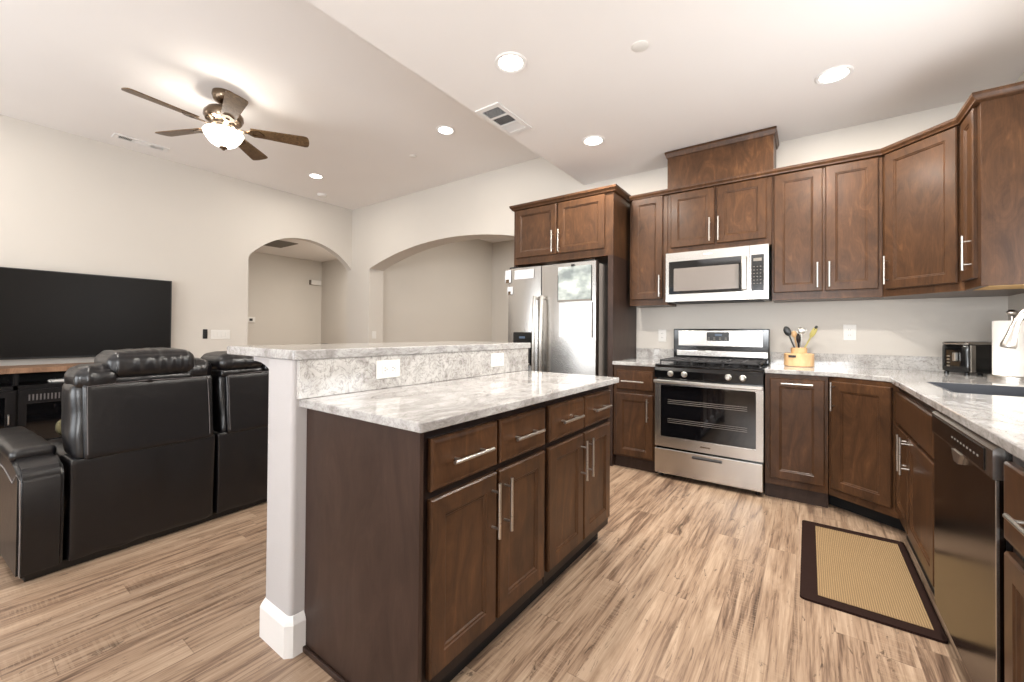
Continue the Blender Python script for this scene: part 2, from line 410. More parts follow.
# back wall with the wide arch
a2 = arc(-4.0, 1.715, 2.15, .28)
out = [(-6.33, 0), (-5.715, 0)] + a2 + [(-2.285, 0), (1.2, 0), (1.2, HL), (-6.33, HL)]
struct(link('wall_back', prism(B(), out, (), 'Y', YW, YW+.27), 'wall'))
# TV wall with the hall arch
a1 = arc(3.2575, .7825, 2.165, .375)
out = [(YB, 0), (2.475, 0)] + a1 + [(YW+.01, 2.165), (YW+.01, HL), (YB, HL)]
struct(link('wall_left', prism(B(), out, (), 'X', XTV-.13, XTV), 'wall'))
# right wall with an unseen window put in over the sink
struct(link('wall_right', prism(B(), [(YB, 0), (YW+.1, 0), (YW+.1, HL), (YB, HL)], [[(1.62, 1.12), (2.88, 1.12), (2.88, 2.1), (1.62, 2.1)]], 'X', XR, XR+.14), 'wall'))
# wall behind the camera with unseen patio door and window openings
struct(link('wall_front', prism(B(), [(-6.33, 0), (1.2, 0), (1.2, HL), (-6.33, HL)],
    [[(-5.35, .05), (-2.45, .05), (-2.45, 2.3), (-5.35, 2.3)], [(-1.2, .85), (.7, .85), (.7, 2.2), (-1.2, 2.2)]], 'Y', YB-.14, YB), 'wall'))
# hall beyond the left arch
struct(link('wall_hall_far', box(B(), -9.3, -9.16, 1.2, 5.3, 0, 2.74), 'wall'))
struct(link('wall_hall_side', box(B(), -9.16, -6.33, 5.2, 5.33, 0, 2.74), 'wall'))
struct(link('wall_hall_near', box(B(), -9.16, -6.33, 1.07, 1.2, 0, 2.74), 'wall'))
struct(link('ceiling_hall', box(B(), -9.3, -6.33, 1.07, 5.33, 2.74, 2.84), 'ceiling'))
# room beyond the wide arch
struct(link('wall_entry_left', box(B(), -5.97, -5.84, YW+.27, 7.36, 0, HL), 'wall'))
struct(link('wall_entry_back', prism(B(), [(-5.97, 0), (1.2, 0), (1.2, HL), (-5.97, HL)], [[(-1.6, .9), (.4, .9), (.4, 2.3), (-1.6, 2.3)]], 'Y', 7.36, 7.5), 'wall'))
struct(link('wall_entry_right', box(B(), .9, 1.03, YW+.27, 7.36, 0, HL), 'wall'))
struct(link('ceiling_entry', box(B(), -5.97, 1.2, YW+.02, 7.5, HL, HL+.1), 'ceiling'))
# window and patio door frames out of view, put in for the daylight
def window(name, axis, u0_, u1_, z0, z1, d, mull):
    bm = B(); t = .05
    def bx(a, b_, c, e):
        if axis == 'Y': box(bm, a, b_, d-.03, d+.03, c, e, .004)
        else: box(bm, d-.03, d+.03, a, b_, c, e, .004)
    bx(u0_, u1_, z0, z0+t); bx(u0_, u1_, z1-t, z1); bx(u0_, u0_+t, z0, z1); bx(u1_-t, u1_, z0, z1)
    for m_ in mull: bx(m_-.03, m_+.03, z0, z1)
    fr = struct(link(name, bm, 'trim'))
    return fr
window('unseen_window_1', 'X', 1.62, 2.88, 1.12, 2.1, XR+.07, [2.25])  # put in to give daylight from the sink side
window('unseen_window_2', 'Y', -1.2, .7, .85, 2.2, YB-.07, [-.25])  # placed so the steel fronts mostly avoid mirroring it
window('unseen_door_1', 'Y', -5.35, -2.45, .05, 2.3, YB-.07, [-3.9])
window('unseen_window_3', 'Y', -1.6, .4, .9, 2.3, 7.43, [-.6])
# baseboards
bbp = [(0, 0), (.014, 0), (.014, .11), (.008, .13), (0, .13)]
struct(link('baseboard_left', sweep(B(), [(XTV, 2.475), (XTV, YB)], [(-d, z) for d, z in bbp]), 'trim'))
struct(link('baseboard_back', sweep(B(), [(XTV, YW), (-5.715, YW), (-5.715, YW+.27)], bbp), 'trim'))
struct(link('baseboard_entry', sweep(B(), [(-5.84, YW+.27), (-5.84, 7.36), (.9, 7.36)], bbp), 'trim'))
struct(link('baseboard_hall', sweep(B(), [(-9.16, 1.2), (-9.16, 5.2), (-6.33, 5.2)], bbp), 'trim'))

# ------------------------------------------------------------------ island
ISL_Y0, ISL_Y1 = .80, 2.185
px0, px1, py0, py1 = -1.69, -1.495, .745, 2.215
rr_ = .018
def rounded_rect(x0, x1, y0, y1, r, n=4):
    pts = []
    for cx, cy, a0 in ((x1-r, y0+r, -90), (x1-r, y1-r, 0), (x0+r, y1-r, 90), (x0+r, y0+r, 180)):
        for i in range(n+1):
            a = R(a0+90*i/n); pts.append((cx+r*math.cos(a), cy+r*math.sin(a)))
    return pts
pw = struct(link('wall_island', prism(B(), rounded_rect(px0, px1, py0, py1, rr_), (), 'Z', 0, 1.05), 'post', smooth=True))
# stepped baseboard round the end of the half wall, with clipped corners
path = [(px1, py0+.05), (px1, py0+.012), (px1-.012, py0), (px0+.012, py0), (px0, py0+.012), (px0, py1)]
path = list(reversed(path))
struct(link('baseboard_island', sweep(B(), path, [(-.002, 0), (.017, 0), (.017, .112), (.013, .122), (.004, .136), (-.002, .14)][::1]), 'trim'))
# corbel under the overhang
cb = [(px0, .93)] + [(px0-.17*(1-math.cos(R(90)*i/10)), .93+.10*math.sin(R(90)*i/10)) for i in range(11)] + [(px0-.19, 1.03), (px0-.19, 1.05), (px0, 1.05)]
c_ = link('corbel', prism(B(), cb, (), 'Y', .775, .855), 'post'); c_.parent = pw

def slab(name, outer, holes, z0, z1, m, bev=.004):
    bm = prism(B(), outer, holes, 'Z', z0, z1)
    es = [e for e in bm.edges if len(e.link_faces) == 2 and e.calc_face_angle(0) > .6 and abs(e.verts[0].co.z-e.verts[1].co.z) < 1e-6]
    bmesh.ops.bevel(bm, geom=es, offset=bev, segments=2, profile=.5, affect='EDGES')
    return link(name, bm, m)
tag(slab('bar_top', rounded_rect(-2.05, -1.465, .735, 2.262, .012), (), 1.052, 1.088, 'granite'), 'long raised white granite bar ledge above the island', 'bar top')
tag(slab('island_countertop', rounded_rect(-1.493, -.847, .765, 2.205, .008), (), .882, .911, 'granite'), 'white granite countertop lying on the kitchen island cabinets', 'countertop')
tag(link('island_backsplash', box(B(), -1.4945, -1.474, .758, 2.24, .9115, 1.0515, .002), 'granite_splash'), 'grey veined granite upstand between island counter and raised bar', 'backsplash')

def pull(L, horizontal, cx, cz, yf, r=.006, off=.032):
    bm = B()
    if horizontal:
        cyl(bm, (cx-L/2, yf-off, cz), (cx+L/2, yf-off, cz), r, seg=12)
        for s in (-1, 1): cyl(bm, (cx+s*L*.33, yf-off, cz), (cx+s*L*.33, yf+.001, cz), r*.72, seg=10)
    else:
        cyl(bm, (cx, yf-off, cz-L/2), (cx, yf-off, cz+L/2), r, seg=12)
        for s in (-1, 1): cyl(bm, (cx, yf-off, cz+s*L*.33), (cx, yf+.001, cz+s*L*.33), r*.72, seg=10)
    return bm
def panel_front(x0, x1, z0, z1, yb=0, shaker=True, fr=.056):
    """door or drawer front, back at yb, proud towards -y"""
    loops = [(0, 0), (0, -.014), (.005, -.019)] + ([(fr, -.019), (fr+.003, -.0155), (fr+.009, -.0145), (fr+.013, -.0095)] if shaker else [(.014, -.0205)])
    bm = B(); prev = None
    for ins, y in loops:
        ring = [bm.verts.new(p) for p in ((x0+ins, yb+y, z0+ins), (x1-ins, yb+y, z0+ins), (x1-ins, yb+y, z1-ins), (x0+ins, yb+y, z1-ins))]
        if prev:
            for k in range(4): bm.faces.new((prev[k], prev[(k+1) % 4], ring[(k+1) % 4], ring[k]))
        else: bm.faces.new(ring[::-1])
        prev = ring
    bm.faces.new(prev); return bm

def cabinet(name, label, loc, rz, wd, z0, z1, depth, fronts, group=None, toe=None, toe_rec=.07, under=False, body_m='cab_dark', outline=None, toe_m='gap', hollow=False):
    """local x along the width, y into the cabinet, z world height; face frame plane y=0"""
    t = thing(name, label, 'cabinet', (loc[0], loc[1], 0), rz, group)
    bm = B(); zb = z0 if toe is None else toe
    if outline: prism(bm, outline, (), 'Z', zb, z1)
    elif hollow:
        prism(bm, [(0, 0), (wd, 0), (wd, depth), (0, depth)], [[(.018, .018), (wd-.018, .018), (wd-.018, depth-.018), (.018, depth-.018)]], 'Z', zb+.018, z1); box(bm, 0, wd, 0, depth, zb, zb+.018)
    else: box(bm, 0, wd, 0, depth, zb, z1, .0015, 1)
    link('body', bm, body_m, t)
    if toe is not None:
        bm = B()
        if outline: prism(bm, [(x+(.02 if x < .02 else 0), max(y, 0)+toe_rec) if y < .3 else (x, y) for x, y in outline], (), 'Z', 0, toe)
        else: box(bm, .0, wd, toe_rec, depth, 0, toe-.0005)
        link('toe_kick', bm, toe_m, t)
    if under:
        bm = B()
        if outline: prism(bm, [(x, y+.03 if y < .02 else y-.01) for x, y in outline], (), 'Z', z0-.002, z0-.0002)
        else: box(bm, .01, wd-.01, .03, depth-.01, z0-.002, z0-.0002)
        link('underside', bm, 'maple', t)
    for f in fronts:
        d = link(f['k'], panel_front(f['x'][0], f['x'][1], f['z'][0], f['z'][1], -.0005, f['k'] == 'door'), 'cab', t)
        h = f.get('h')
        if h: link('handle', pull(h[3] if len(h) > 3 else .187, h[0] == 'h', h[1], h[2], -.0195), 'nickel', d, True)
    return t
HP = R(90)
# island: faces +X -> rz = +90deg; local x = world y - loc.y ; face frame x=-.902
def isl(y0, y1, d0, dm, d1, label):
    m0, m1 = dm
    fr = []
    for a, b_, hx in ((d0, m0, m0-.028), (m1, d1, m1+.028)):
        fr.append(dict(k='drawer', x=(a-y0, b_-y0), z=(.692, .846), h=('h', (a+b_)/2-y0, .769)))
        fr.append(dict(k='door', x=(a-y0, b_-y0), z=(.15, .668), h=('v', hx-y0, .55)))
    return cabinet('island_cabinet', label, (-.902, y0), HP, y1-y0, .1, .8815, .590, fr, 'island base cabinets', toe=.1, toe_rec=.06)
i1 = isl(ISL_Y0+.006, 1.494, .841, (1.151, 1.166), 1.475, 'dark brown island cabinet at the open end, next to the white post')
i2 = isl(1.496, ISL_Y1, 1.511, (1.836, 1.848), 2.166, 'dark brown island cabinet at the far end, nearest the stove')
# finished end panel with shoe strip (part of the near cabinet)
bm = B(); box(bm, -.01, .004, -.017, .590, 0, .8815, .001); link('side_panel', bm, 'panel', i1)
bm = B(); box(bm, -.022, -.011, -.017, .590, 0, .02, .003); link('shoe_strip', bm, 'panel', i1)

# ------------------------------------------------------------------ base cabinets, back run
G = 'base cabinets along the walls'
cabinet('base_cabinet', 'narrow brown base cabinet between refrigerator enclosure and stove', (-1.378, YF), 0, .366, .1, .8795, .585,
        [dict(k='drawer', x=(.03, .346), z=(.674, .838), h=('h', .18, .748, .19)), dict(k='door', x=(.03, .346), z=(.115, .642), h=('v', .303, .52, .19))], G, toe=.1, toe_rec=.03, toe_m='panel', body_m='cab')
cabinet('base_cabinet', 'brown full-height pull-out base cabinet right of the stove, pull along its top', (-.25, YF), 0, .358, .1, .8795, .585,
        [dict(k='door', x=(.03, .338), z=(.15, .849), h=('h', .186, .816, .18))], G, toe=.1, toe_rec=.03, toe_m='panel', body_m='cab')
# corner base: front from (.112,3.45) to (.42,3.235)
cx0, cy0, cx1, cy1 = .112, YF, .425, 3.235
ang = math.atan2(cy1-cy0, cx1-cx0); cl = math.hypot(cx1-cx0, cy1-cy0)
ca, sa = math.cos(-ang), math.sin(-ang)
def loc2(x, y): dx, dy = x-cx0, y-cy0; return (dx*ca-dy*sa, dx*sa+dy*ca)
ol = [loc2(*p) for p in ((cx0, cy0), (cx1, cy1), (XR-.004, cy1), (XR-.004, YW-.004), (cx0, YW-.004))]
t = thing('base_cabinet', 'dark brown corner base cabinet set at an angle beside the sink run', 'cabinet', (cx0, cy0, 0), ang, G)
link('body', prism(B(), ol, (), 'Z', .1, .8795), 'cab', t)
ol2 = [loc2(*p) for p in ((cx0+.003, cy0+.12), (cx1+.06, cy1+.09), (XR-.01, cy1+.05), (XR-.01, YW-.01), (cx0+.003, YW-.01))]
link('toe_kick', prism(B(), ol2, (), 'Z', 0, .0995), 'gap', t)
d = link('door', panel_front(.022, cl-.03, .15, .85, -.0005), 'cab', t)
link('handle', pull(.187, False, .012+.03, .755, -.0195), 'nickel', d, True)
# right run, faces -X: rz=-90, local x = loc.y - world y
cabinet('sink_cabinet', 'two-door brown base cabinet under the sink', (.425, 3.233), -HP, 3.233-2.315, .1, .8795, .62,
        [dict(k='drawer', x=(.012, .9), z=(.66, .835)), dict(k='door', x=(.012, .365), z=(.15, .644), h=('v', .337, .55)), dict(k='door', x=(.38, .9), z=(.15, .644), h=('v', .408, .55))], G, toe=.1, toe_rec=.03, hollow=True)
cabinet('base_cabinet', 'brown base cabinet at the right edge, just this side of the dishwasher', (.425, 1.61), -HP, .5, .1, .8795, .62,
        [dict(k='drawer', x=(.013, .48), z=(.64, .838), h=('h', .25, .74)), dict(k='door', x=(.013, .48), z=(.15, .61), h=('v', .42, .5))], G, toe=.1, toe_rec=.05)

# ------------------------------------------------------------------ perimeter countertops
tag(slab('countertop', [(-1.376, 3.415), (-1.012, 3.415), (-1.012, YW-.022), (-1.376, YW-.022)], (), .8805, .911, 'granite'),
    'short white granite countertop between refrigerator enclosure and stove', 'countertop')
ct = [(-.249, 3.415), (.15, 3.415), (.385, 3.255), (.385, 1.0), (XR-.022, 1.0), (XR-.022, YW-.022), (-.249, YW-.022)]
tag(slab('countertop', ct, [rounded_rect(.507, .93, 2.56, 3.07, .02)[::-1]], .8805, .911, 'granite'),
    'long white granite corner countertop with the sink cut into it', 'countertop')
tag(link('backsplash', box(B(), -1.376, -1.008, YW-.021, YW-.001, .8805, 1.008, .002), 'granite_splash'), 'short veined granite upstand left of the stove', 'backsplash')
bm = prism(B(), [(-.252, YW-.001), (-.252, YW-.021), (XR-.021, YW-.021), (XR-.021, 1.0), (XR-.001, 1.0), (XR-.001, YW-.001)], (), 'Z', .8805, 1.008)
tag(link('backsplash', bm, 'granite_splash'), 'long veined granite upstand around the corner right of the stove', 'backsplash')
# sink bowl
bm = B(); x0, x1, y0, y1, zb_, zt_ = .5075, .9295, 2.5605, 3.0695, .67, .9105
o_ = rounded_rect(x0, x1, y0, y1, .03); i_ = rounded_rect(x0+.01, x1-.01, y0+.01, y1-.01, .022)
prism(bm, o_, [i_[::-1]], 'Z', zb_, zt_); prism(bm, o_, (), 'Z', zb_-.008, zb_)
sk = tag(link('sink', bm, 'sink'), 'dark grey undermount sink set in the corner countertop', 'sink')
link('drain', lathe(B(), [(.0, .001), (.04, .001), (.045, .003), (.045, 0), (.0, 0)][1:4], 24, (.72, 2.8, zb_)), 'nickel', sk, True)

# ------------------------------------------------------------------ upper cabinets
YU = 3.73   # face frame plane of wall cabinets
GU = 'wall cabinets with brown doors'
cabinet('wall_cabinet', 'single-door brown wall cabinet between refrigerator enclosure and microwave', (-1.339, YU), 0, .337, 1.403, 2.385, .305,
        [dict(k='door', x=(.024, .297), z=(1.457, 2.37), h=('v', .276, 1.57, .19))], GU, under=False, body_m='cab')
cabinet('wall_cabinet', 'short two-door brown wall cabinet above the microwave', (-1.0, YU), 0, .772, 1.842, 2.385, .305,
        [dict(k='door', x=(.028, .374), z=(1.895, 2.362), h=('v', .34, 2.012, .19)), dict(k='door', x=(.392, .738), z=(1.895, 2.362), h=('v', .406, 2.012, .19))], GU, body_m='cab')
cabinet('wall_cabinet', 'tall two-door brown wall cabinet right of the microwave', (-.226, YU), 0, .636, 1.413, 2.385, .305,
        [dict(k='door', x=(.013, .31), z=(1.47, 2.362), h=('v', .279, 1.585, .18)), dict(k='door', x=(.326, .613), z=(1.47, 2.362), h=('v', .347, 1.585, .18))], GU, under=False, body_m='cab')
ux0, uy0, ux1, uy1 = .412, YU, .725, 3.417
ang = -R(45); ul = math.hypot(ux1-ux0, uy1-uy0)
def loc3(x, y): dx, dy = x-ux0, y-uy0; c, s = math.cos(-ang), math.sin(-ang); return (dx*c-dy*s, dx*s+dy*c)
t = thing('wall_cabinet', 'single-door brown wall cabinet set diagonally across the room corner', 'cabinet', (ux0, uy0, 0), ang, GU)
link('body', prism(B(), [loc3(*p) for p in ((ux0, uy0), (ux1, uy1), (XR-.003, uy1), (XR-.003, YW-.003), (ux0, YW-.003))], (), 'Z', 1.413, 2.385), 'cab', t)
d = link('door', panel_front(.022, ul-.024, 1.46, 2.365, -.0005), 'cab', t)
link('handle', pull(.187, False, .046, 1.585, -.0195), 'nickel', d, True)
t = cabinet('wall_cabinet', 'brown wall cabinet on the right wall, its side panel towards the viewer', (.725, 3.415), -HP, .275, 1.413, 2.385, XR-.728,
        [dict(k='door', x=(.02, .225), z=(1.46, 2.362), h=('v', .196, 1.6))], GU, under=True, body_m='cab')
box_top = 2.385
# crown along the run of wall cabinets
cp = [(0, 2.366), (.022, 2.372), (.024, 2.38), (.036, 2.395), (.038, 2.41), (0, 2.41)]
pth = [(-1.339, YU-.001), (ux0, YU-.001), (.724, 3.416), (.724, 3.138), (XR-.004, 3.138)]
bm = sweep(B(), pth, cp)
tag(link('crown_molding', bm, 'cab'), 'brown crown molding running along the tops of the wall cabinets', 'molding')
# boxed vent chase above the microwave cabinet
t = thing('vent_cover', 'brown box reaching the ceiling above the microwave cabinet', 'vent cover', (-1.0, YU-.02, 2.4105))
link('body', box(B(), 0, .785, 0, .325, 0, .29, .001), 'cab', t)
link('crown_molding', sweep(B(), [(0, .325), (0, 0), (.785, 0), (.785, .325)], [(0, .27), (.008, .272), (.02, .305), (.02, .322), (0, .322)]), 'cab', t)

# ------------------------------------------------------------------ refrigerator enclosure
YC = 3.43
t = cabinet('refrigerator_cabinet', 'brown cabinet with tall side panel enclosing the refrigerator', (-2.44, YC), 0, 1.06, 1.834, 2.40, YW-YC-.005,
    [dict(k='door', x=(.034, .497), z=(1.9, 2.378), h=('v', .466, 2.018, .205)), dict(k='door', x=(.516, .984), z=(1.9, 2.378), h=('v', .536, 2.018, .205))], None, body_m='cab')
link('side_panel', box(B(), 1.012, 1.0605, -.0005, YW-YC-.005, 0, 1.8338, .001), 'panel', t)
link('side_panel', box(B(), 0, .02, -.0005, YW-YC-.005, 0, 1.8338, .001), 'panel', t)
link('crown_molding', sweep(B(), [(0, YW-YC-.006), (0, 0), (1.06, 0), (1.06, YW-YC-.006)], [(0, 2.385), (.018, 2.39), (.022, 2.4), (.036, 2.418), (.038, 2.436), (0, 2.436)]), 'cab', t)

# ------------------------------------------------------------------ refrigerator
fx0, fx1, fz = -2.405, -1.478, 1.775
t = thing('refrigerator', 'stainless steel side-by-side refrigerator with ice dispenser and papers on it', 'refrigerator', (fx0, 3.29, 0))
W_ = fx1-fx0
link('body', box(B(), .005, W_-.005, .075, .70, .03, fz-.01, .004), 'steel_dark', t)
def fdoor(a, b_, hx, hs):
    bm = B(); n = 12; prof = []
    for i in range(n+1):
        q = i/n; prof.append((a+(b_-a)*q, -.012*(1-(2*q-1)**2)))
    ed = [(a, .068)]+[(a, .012)]+[(x, y) for x, y in prof]+[(b_, .012), (b_, .068)]
    prism(bm, ed, (), 'Z', .06, fz)
    d = link('door', bm, 'steel', t, True)
    pts = []
    for i in range(21):
        q = i/20; z = .58+(1.49-.58)*q; pts.append((hx, -.05-.022*math.sin(PI*q)**.6, z))
    h = tube(B(), pts, .016, 14)
    for z in (.60, 1.47): cyl(h, (hx, -.052, z), (hx, -.004, z), .010, seg=10)
    link('handle', h, 'nickel', d, True)
    return d
dl = fdoor(0, .376, .34, 1); dr = fdoor(.386, W_, .418, 1)
dp = link('dispenser', box(B(), .075, .30, -.022, .005, .84, 1.155, .006), 'black_gloss', dl)
box_bm = box(B(), .15, .215, -.026, -.0225, 1.095, 1.115, .001)
cvt = link('control_panel', box_bm, 'display', t)
bm = B(); box(bm, .10, .275, -.0262, -.0222, .80+.05, 1.04, .004); link('dispenser_recess', bm, 'grate', t)
link('dispenser_tray', box(B(), .10, .275, -.04, -.0265, .845, .862, .002), 'nickel', t)
link('toe_grille', box(B(), .01, W_-.01, .03, .07, .005, .055, .003), 'plastic_black', t)
for x in (.06, W_-.06): link('hinge_cover', box(B(), x-.05, x+.05, .0, .09, fz-.0095, fz+.016, .006), 'plastic_black', t)
# papers held on the doors
def sheet(name, label, cat, x0, x1, z0, z1, m, y=3.2755, curl=.004):
    bm = B(); n = 8; g = []
    for i in range(n+1):
        for j in range(n+1):
            q, s = i/n, j/n
            g.append(bm.verts.new((x0+(x1-x0)*q, y-curl*(.5-.5*math.cos(PI*(2*q-1)))*(1-s)-.001, z0+(z1-z0)*s)))
    for i in range(n):
        for j in range(n): bm.faces.new((g[i*(n+1)+j], g[(i+1)*(n+1)+j], g[(i+1)*(n+1)+j+1], g[i*(n+1)+j+1]))
    ex = bmesh.ops.extrude_face_region(bm, geom=bm.faces[:]); bmesh.ops.translate(bm, vec=(0, -.0012, 0), verts=[v for v in ex['geom'] if isinstance(v, bmesh.types.BMVert)])
    return tag(link(name, bm, m), label, cat)
p = sheet('printed_sheet', 'grey-green printed sheet in a clear sleeve, upper right on the refrigerator', 'paper', -1.838, -1.515, 1.43, 1.742, 'print')
link('sleeve_strip', box(B(), -1.838, -1.515, 3.268, 3.2715, 1.43, 1.446, .001), 'grey_slot', p)
link('sleeve_strip', box(B(), -1.84, -1.834, 3.268, 3.2715, 1.43, 1.67, .001), 'grate', p)
mg = thing('magnet', 'small dark magnet clip above the printed sheet on the refrigerator', 'magnet', (-1.69, 3.27, 1.745))
link('clip', box(B(), -.014, .014, -.008, .006, -.006, .014, .002), 'grate', mg)
sheet('paper_sheet', 'plain white paper sheet below the printed sheet on the refrigerator', 'paper', -1.825, -1.505, 1.112, 1.42, 'paper')
sheet('paper_note', 'cream note strip at the top of the left refrigerator door', 'paper', -2.32, -2.1, 1.665, 1.752, 'paper', 3.276)
def mag(label, x, z, w_, h_):
    t_ = thing('magnet', label, 'magnet', (x, 3.279, z))
    link('photo', box(B(), -w_/2, w_/2, -.006, -.001, -h_/2, h_/2, .001), 'paper', t_)
    link('frame', box(B(), -w_/2+.01, w_/2-.02, -.009, -.0065, -h_/2-.004, -h_/2+.03, .001), 'pewter', t_)
mag('upper photo magnet at the outer left edge of the refrigerator door', -2.40, 1.70, .07, .12)
mag('lower photo magnet at the outer left edge of the refrigerator door', -2.375, 1.56, .06, .075)

# ------------------------------------------------------------------ range
rx0, rx1, ry = -1.008, -.256, 3.43
t = thing('stove', 'freestanding stainless steel gas range with black cooktop', 'stove', (rx0, ry, 0)); W_ = rx1-rx0
bm = B(); box(bm, .002, W_-.002, .0, .58, .03, .895, .002); link('body', bm, 'black_gloss', t)
for x in (.04, W_-.04):
    for y in (.03, .54): link('foot', cyl(B(), (x, y, 0), (x, y, .0295), .014), 'plastic_black', t, True)
# oven door: steel frame round a dark window
bm = prism(B(), [(.0, .252), (W_, .252), (W_, .785), (.0, .785)], [[(.045, .335), (W_-.045, .335), (W_-.045, .745), (.045, .745)]], 'Y', -.034, -.001)
es = [e for e in bm.edges if len(e.link_faces) == 2 and e.calc_face_angle(0) > .6]
bmesh.ops.bevel(bm, geom=es, offset=.004, segments=2, affect='EDGES')
d = link('oven_door', bm, 'steel', t)
gl = link('oven_window', box(B(), .044, W_-.044, -.028, -.004, .334, .746, .001), 'glass_black', d)
for z in (.45, .60):
    rb = B()
    for k in range(3): cyl(rb, (.10, -.0285, z+k*.014), (W_-.10, -.0285, z+k*.014), .0011, seg=6)
    link('rack', rb, 'steel_dark', t, True)
link('badge', box(B(), W_/2-.035, W_/2+.035, -.036, -.0345, .288, .298, .0005), 'pewter', d)
hb = B(); box(hb, .0, W_, -.075, -.06, .762, .787, .005)
for x in (.02, W_-.02): box(hb, x-.018, x+.018, -.07, -.034, .763, .786, .004)
link('handle', hb, 'nickel', d)
# storage drawer with recessed slot
d = link('drawer', box(B(), .0, W_, -.034, -.001, .04, .238, .006), 'steel', t)
link('handle', tube(tube(B(), [(.285, -.037, .205), (.49, -.037, .205)], .010, 12), [(.29, -.05, .208), (.485, -.05, .208)], .0045, 8), 'grate', d, True)
# control panel
bm = prism(B(), [(-.02, .797), (-.045, .80), (-.05, .86), (-.03, .884), (.06, .884), (.06, .797)], (), 'X', 0, W_)
link('control_panel', bm, 'black_gloss', t)
for x in (.125, .228, .533, .627):
    k_ = B(); lathe(k_, [(.0225, -.001), (.0225, .006), (.017, .009), (.016, .026), (.013, .03)], 24, (0, 0, 0), 'Y')
    bmesh.ops.transform(k_, matrix=Matrix.Translation((x, -.049, .838)) @ Matrix.Rotation(PI, 4, 'Z'), verts=k_.verts)
    link('knob', k_, 'nickel', t, True)
# cooktop and grates
link('cooktop', box(B(), -.002, W_+.002, -.03, .55, .885, .906, .006), 'black_gloss', t)
for (cx, cy, r_) in ((.19, .13, .045), (.19, .40, .036), (.56, .13, .045), (.56, .40, .036), (.375, .27, .04)):
    link('burner', lathe(B(), [(r_*1.2, .906), (r_*1.2, .913), (r_, .916), (r_, .924), (r_*.8, .928)], 24, (cx, cy, 0)), 'grate', t, True)
for gx0, gx1 in ((.03, .265), (.27, .485), (.49, .725)):
    g = B(); z_ = .943
    for (a, b_) in (((gx0, .02), (gx1, .02)), ((gx0, .50), (gx1, .50)), ((gx0, .26), (gx1, .26)), ((gx0, .02), (gx0, .50)), ((gx1, .02), (gx1, .50)), (((gx0+gx1)/2, .02), ((gx0+gx1)/2, .50))):
        x_a, x_b = sorted((a[0], b_[0])); y_a, y_b = sorted((a[1], b_[1]))
        box(g, x_a-.006, x_b+.006, y_a-.006, y_b+.006, z_-.014, z_, .003, 1)
    for cy in (.14, .38):
        for cx in (gx0+.05, gx1-.05): box(g, cx-.02, cx+.02, cy-.005, cy+.005, z_-.012, z_+.002, .002, 1)
        for dy in (-.06, .06): box(g, gx0+.02, gx1-.02, cy+dy-.004, cy+dy+.004, z_-.01, z_, .002, 1)
    for x in (gx0, gx1):
        for y in (.02, .5): cyl(g, (x, y, .9065), (x, y, z_-.01), .006, seg=8)
    link('grate', g, 'grate', t)
# backguard
link('backguard', box(B(), .0, W_, .53, .585, .907, 1.197, .008), 'black_gloss', t)
link('backguard_panel', box(B(), .045, W_-.045, .520, .5295, 1.045, 1.182, .003), 'steel', t)
link('backguard_panel', box(B(), .03, W_-.01, .522, .5295, .955, 1.005, .003), 'steel', t)
cp_ = link('clock_panel', box(B(), .283, .459, .512, .5195, 1.092, 1.168, .003), 'plastic_black', t)
link('clock_display', box(B(), .35, .405, .5105, .5118, 1.135, 1.152, .0003), 'display', cp_)
bt = B()
for i in range(4):
    for j in range(2): box(bt, .30+i*.045-.008, .30+i*.045+.008, .5105, .5118, 1.102+j*.013, 1.108+j*.013, .0004, 1)
link('button', bt, 'grey_slot', cp_)['kind'] = 'stuff'

# ------------------------------------------------------------------ microwave
mx0, mx1, my = -.998, -.243, 3.665
t = thing('microwave', 'stainless over-the-range microwave hung under the short cabinet', 'microwave', (mx0, my, 0)); W_ = mx1-mx0
link('body', box(B(), .002, W_-.002, .03, YW-my-.003, 1.425, 1.8395, .003), 'plastic_black', t)
bm = prism(B(), [(.0, 1.424), (.626, 1.424), (.626, 1.839), (.0, 1.839)], [[(.026, 1.487), (.585, 1.487), (.585, 1.765), (.026, 1.765)]], 'Y', -.005, .029)
d = link('door', bm, 'steel', t)
link('window', box(B(), .025, .586, -.001, .02, 1.486, 1.766, .001), 'glass_black', d)
mw = plain('window_mesh', lin(112, 104, 98), .25, 0, .5)
link('window_screen', box(B(), .065, .555, -.003, -.0012, 1.512, 1.705, .001), mw, d)
link('badge', box(B(), .30, .365, -.007, -.0052, 1.802, 1.812, .0004), 'plastic_white', d)
hb = box(B(), .576, .612, -.046, -.028, 1.492, 1.762, .008, 3)
for z in (1.51, 1.745): cyl(hb, (.592, -.03, z), (.592, -.0045, z), .009, seg=10)
link('handle', hb, 'nickel', d, True)
bm = prism(B(), [(.629, 1.424), (W_, 1.424), (W_, 1.839), (.629, 1.839)], [[(.640, 1.487), (W_-.03, 1.487), (W_-.03, 1.765), (.640, 1.765)]], 'Y', -.005, .029)
cpn = link('control_surround', bm, 'steel', t)
kp = link('keypad', box(B(), .639, W_-.029, -.003, .02, 1.486, 1.766, .001), 'black_gloss', t)
link('clock_display', box(B(), .655, .71, -.0045, -.0032, 1.715, 1.738, .0003), 'grey_slot', kp)
bt = B()
for i in range(3):
    for j in range(6): box(bt, .655+i*.022, .663+i*.022, -.0045, -.0032, 1.54+j*.026, 1.546+j*.026, .0004, 1)
link('button', bt, 'grey_slot', kp)['kind'] = 'stuff'
link('vent_grille', box(B(), .05, W_-.05, .06, .3, 1.419, 1.4245, .002), 'grate', t)

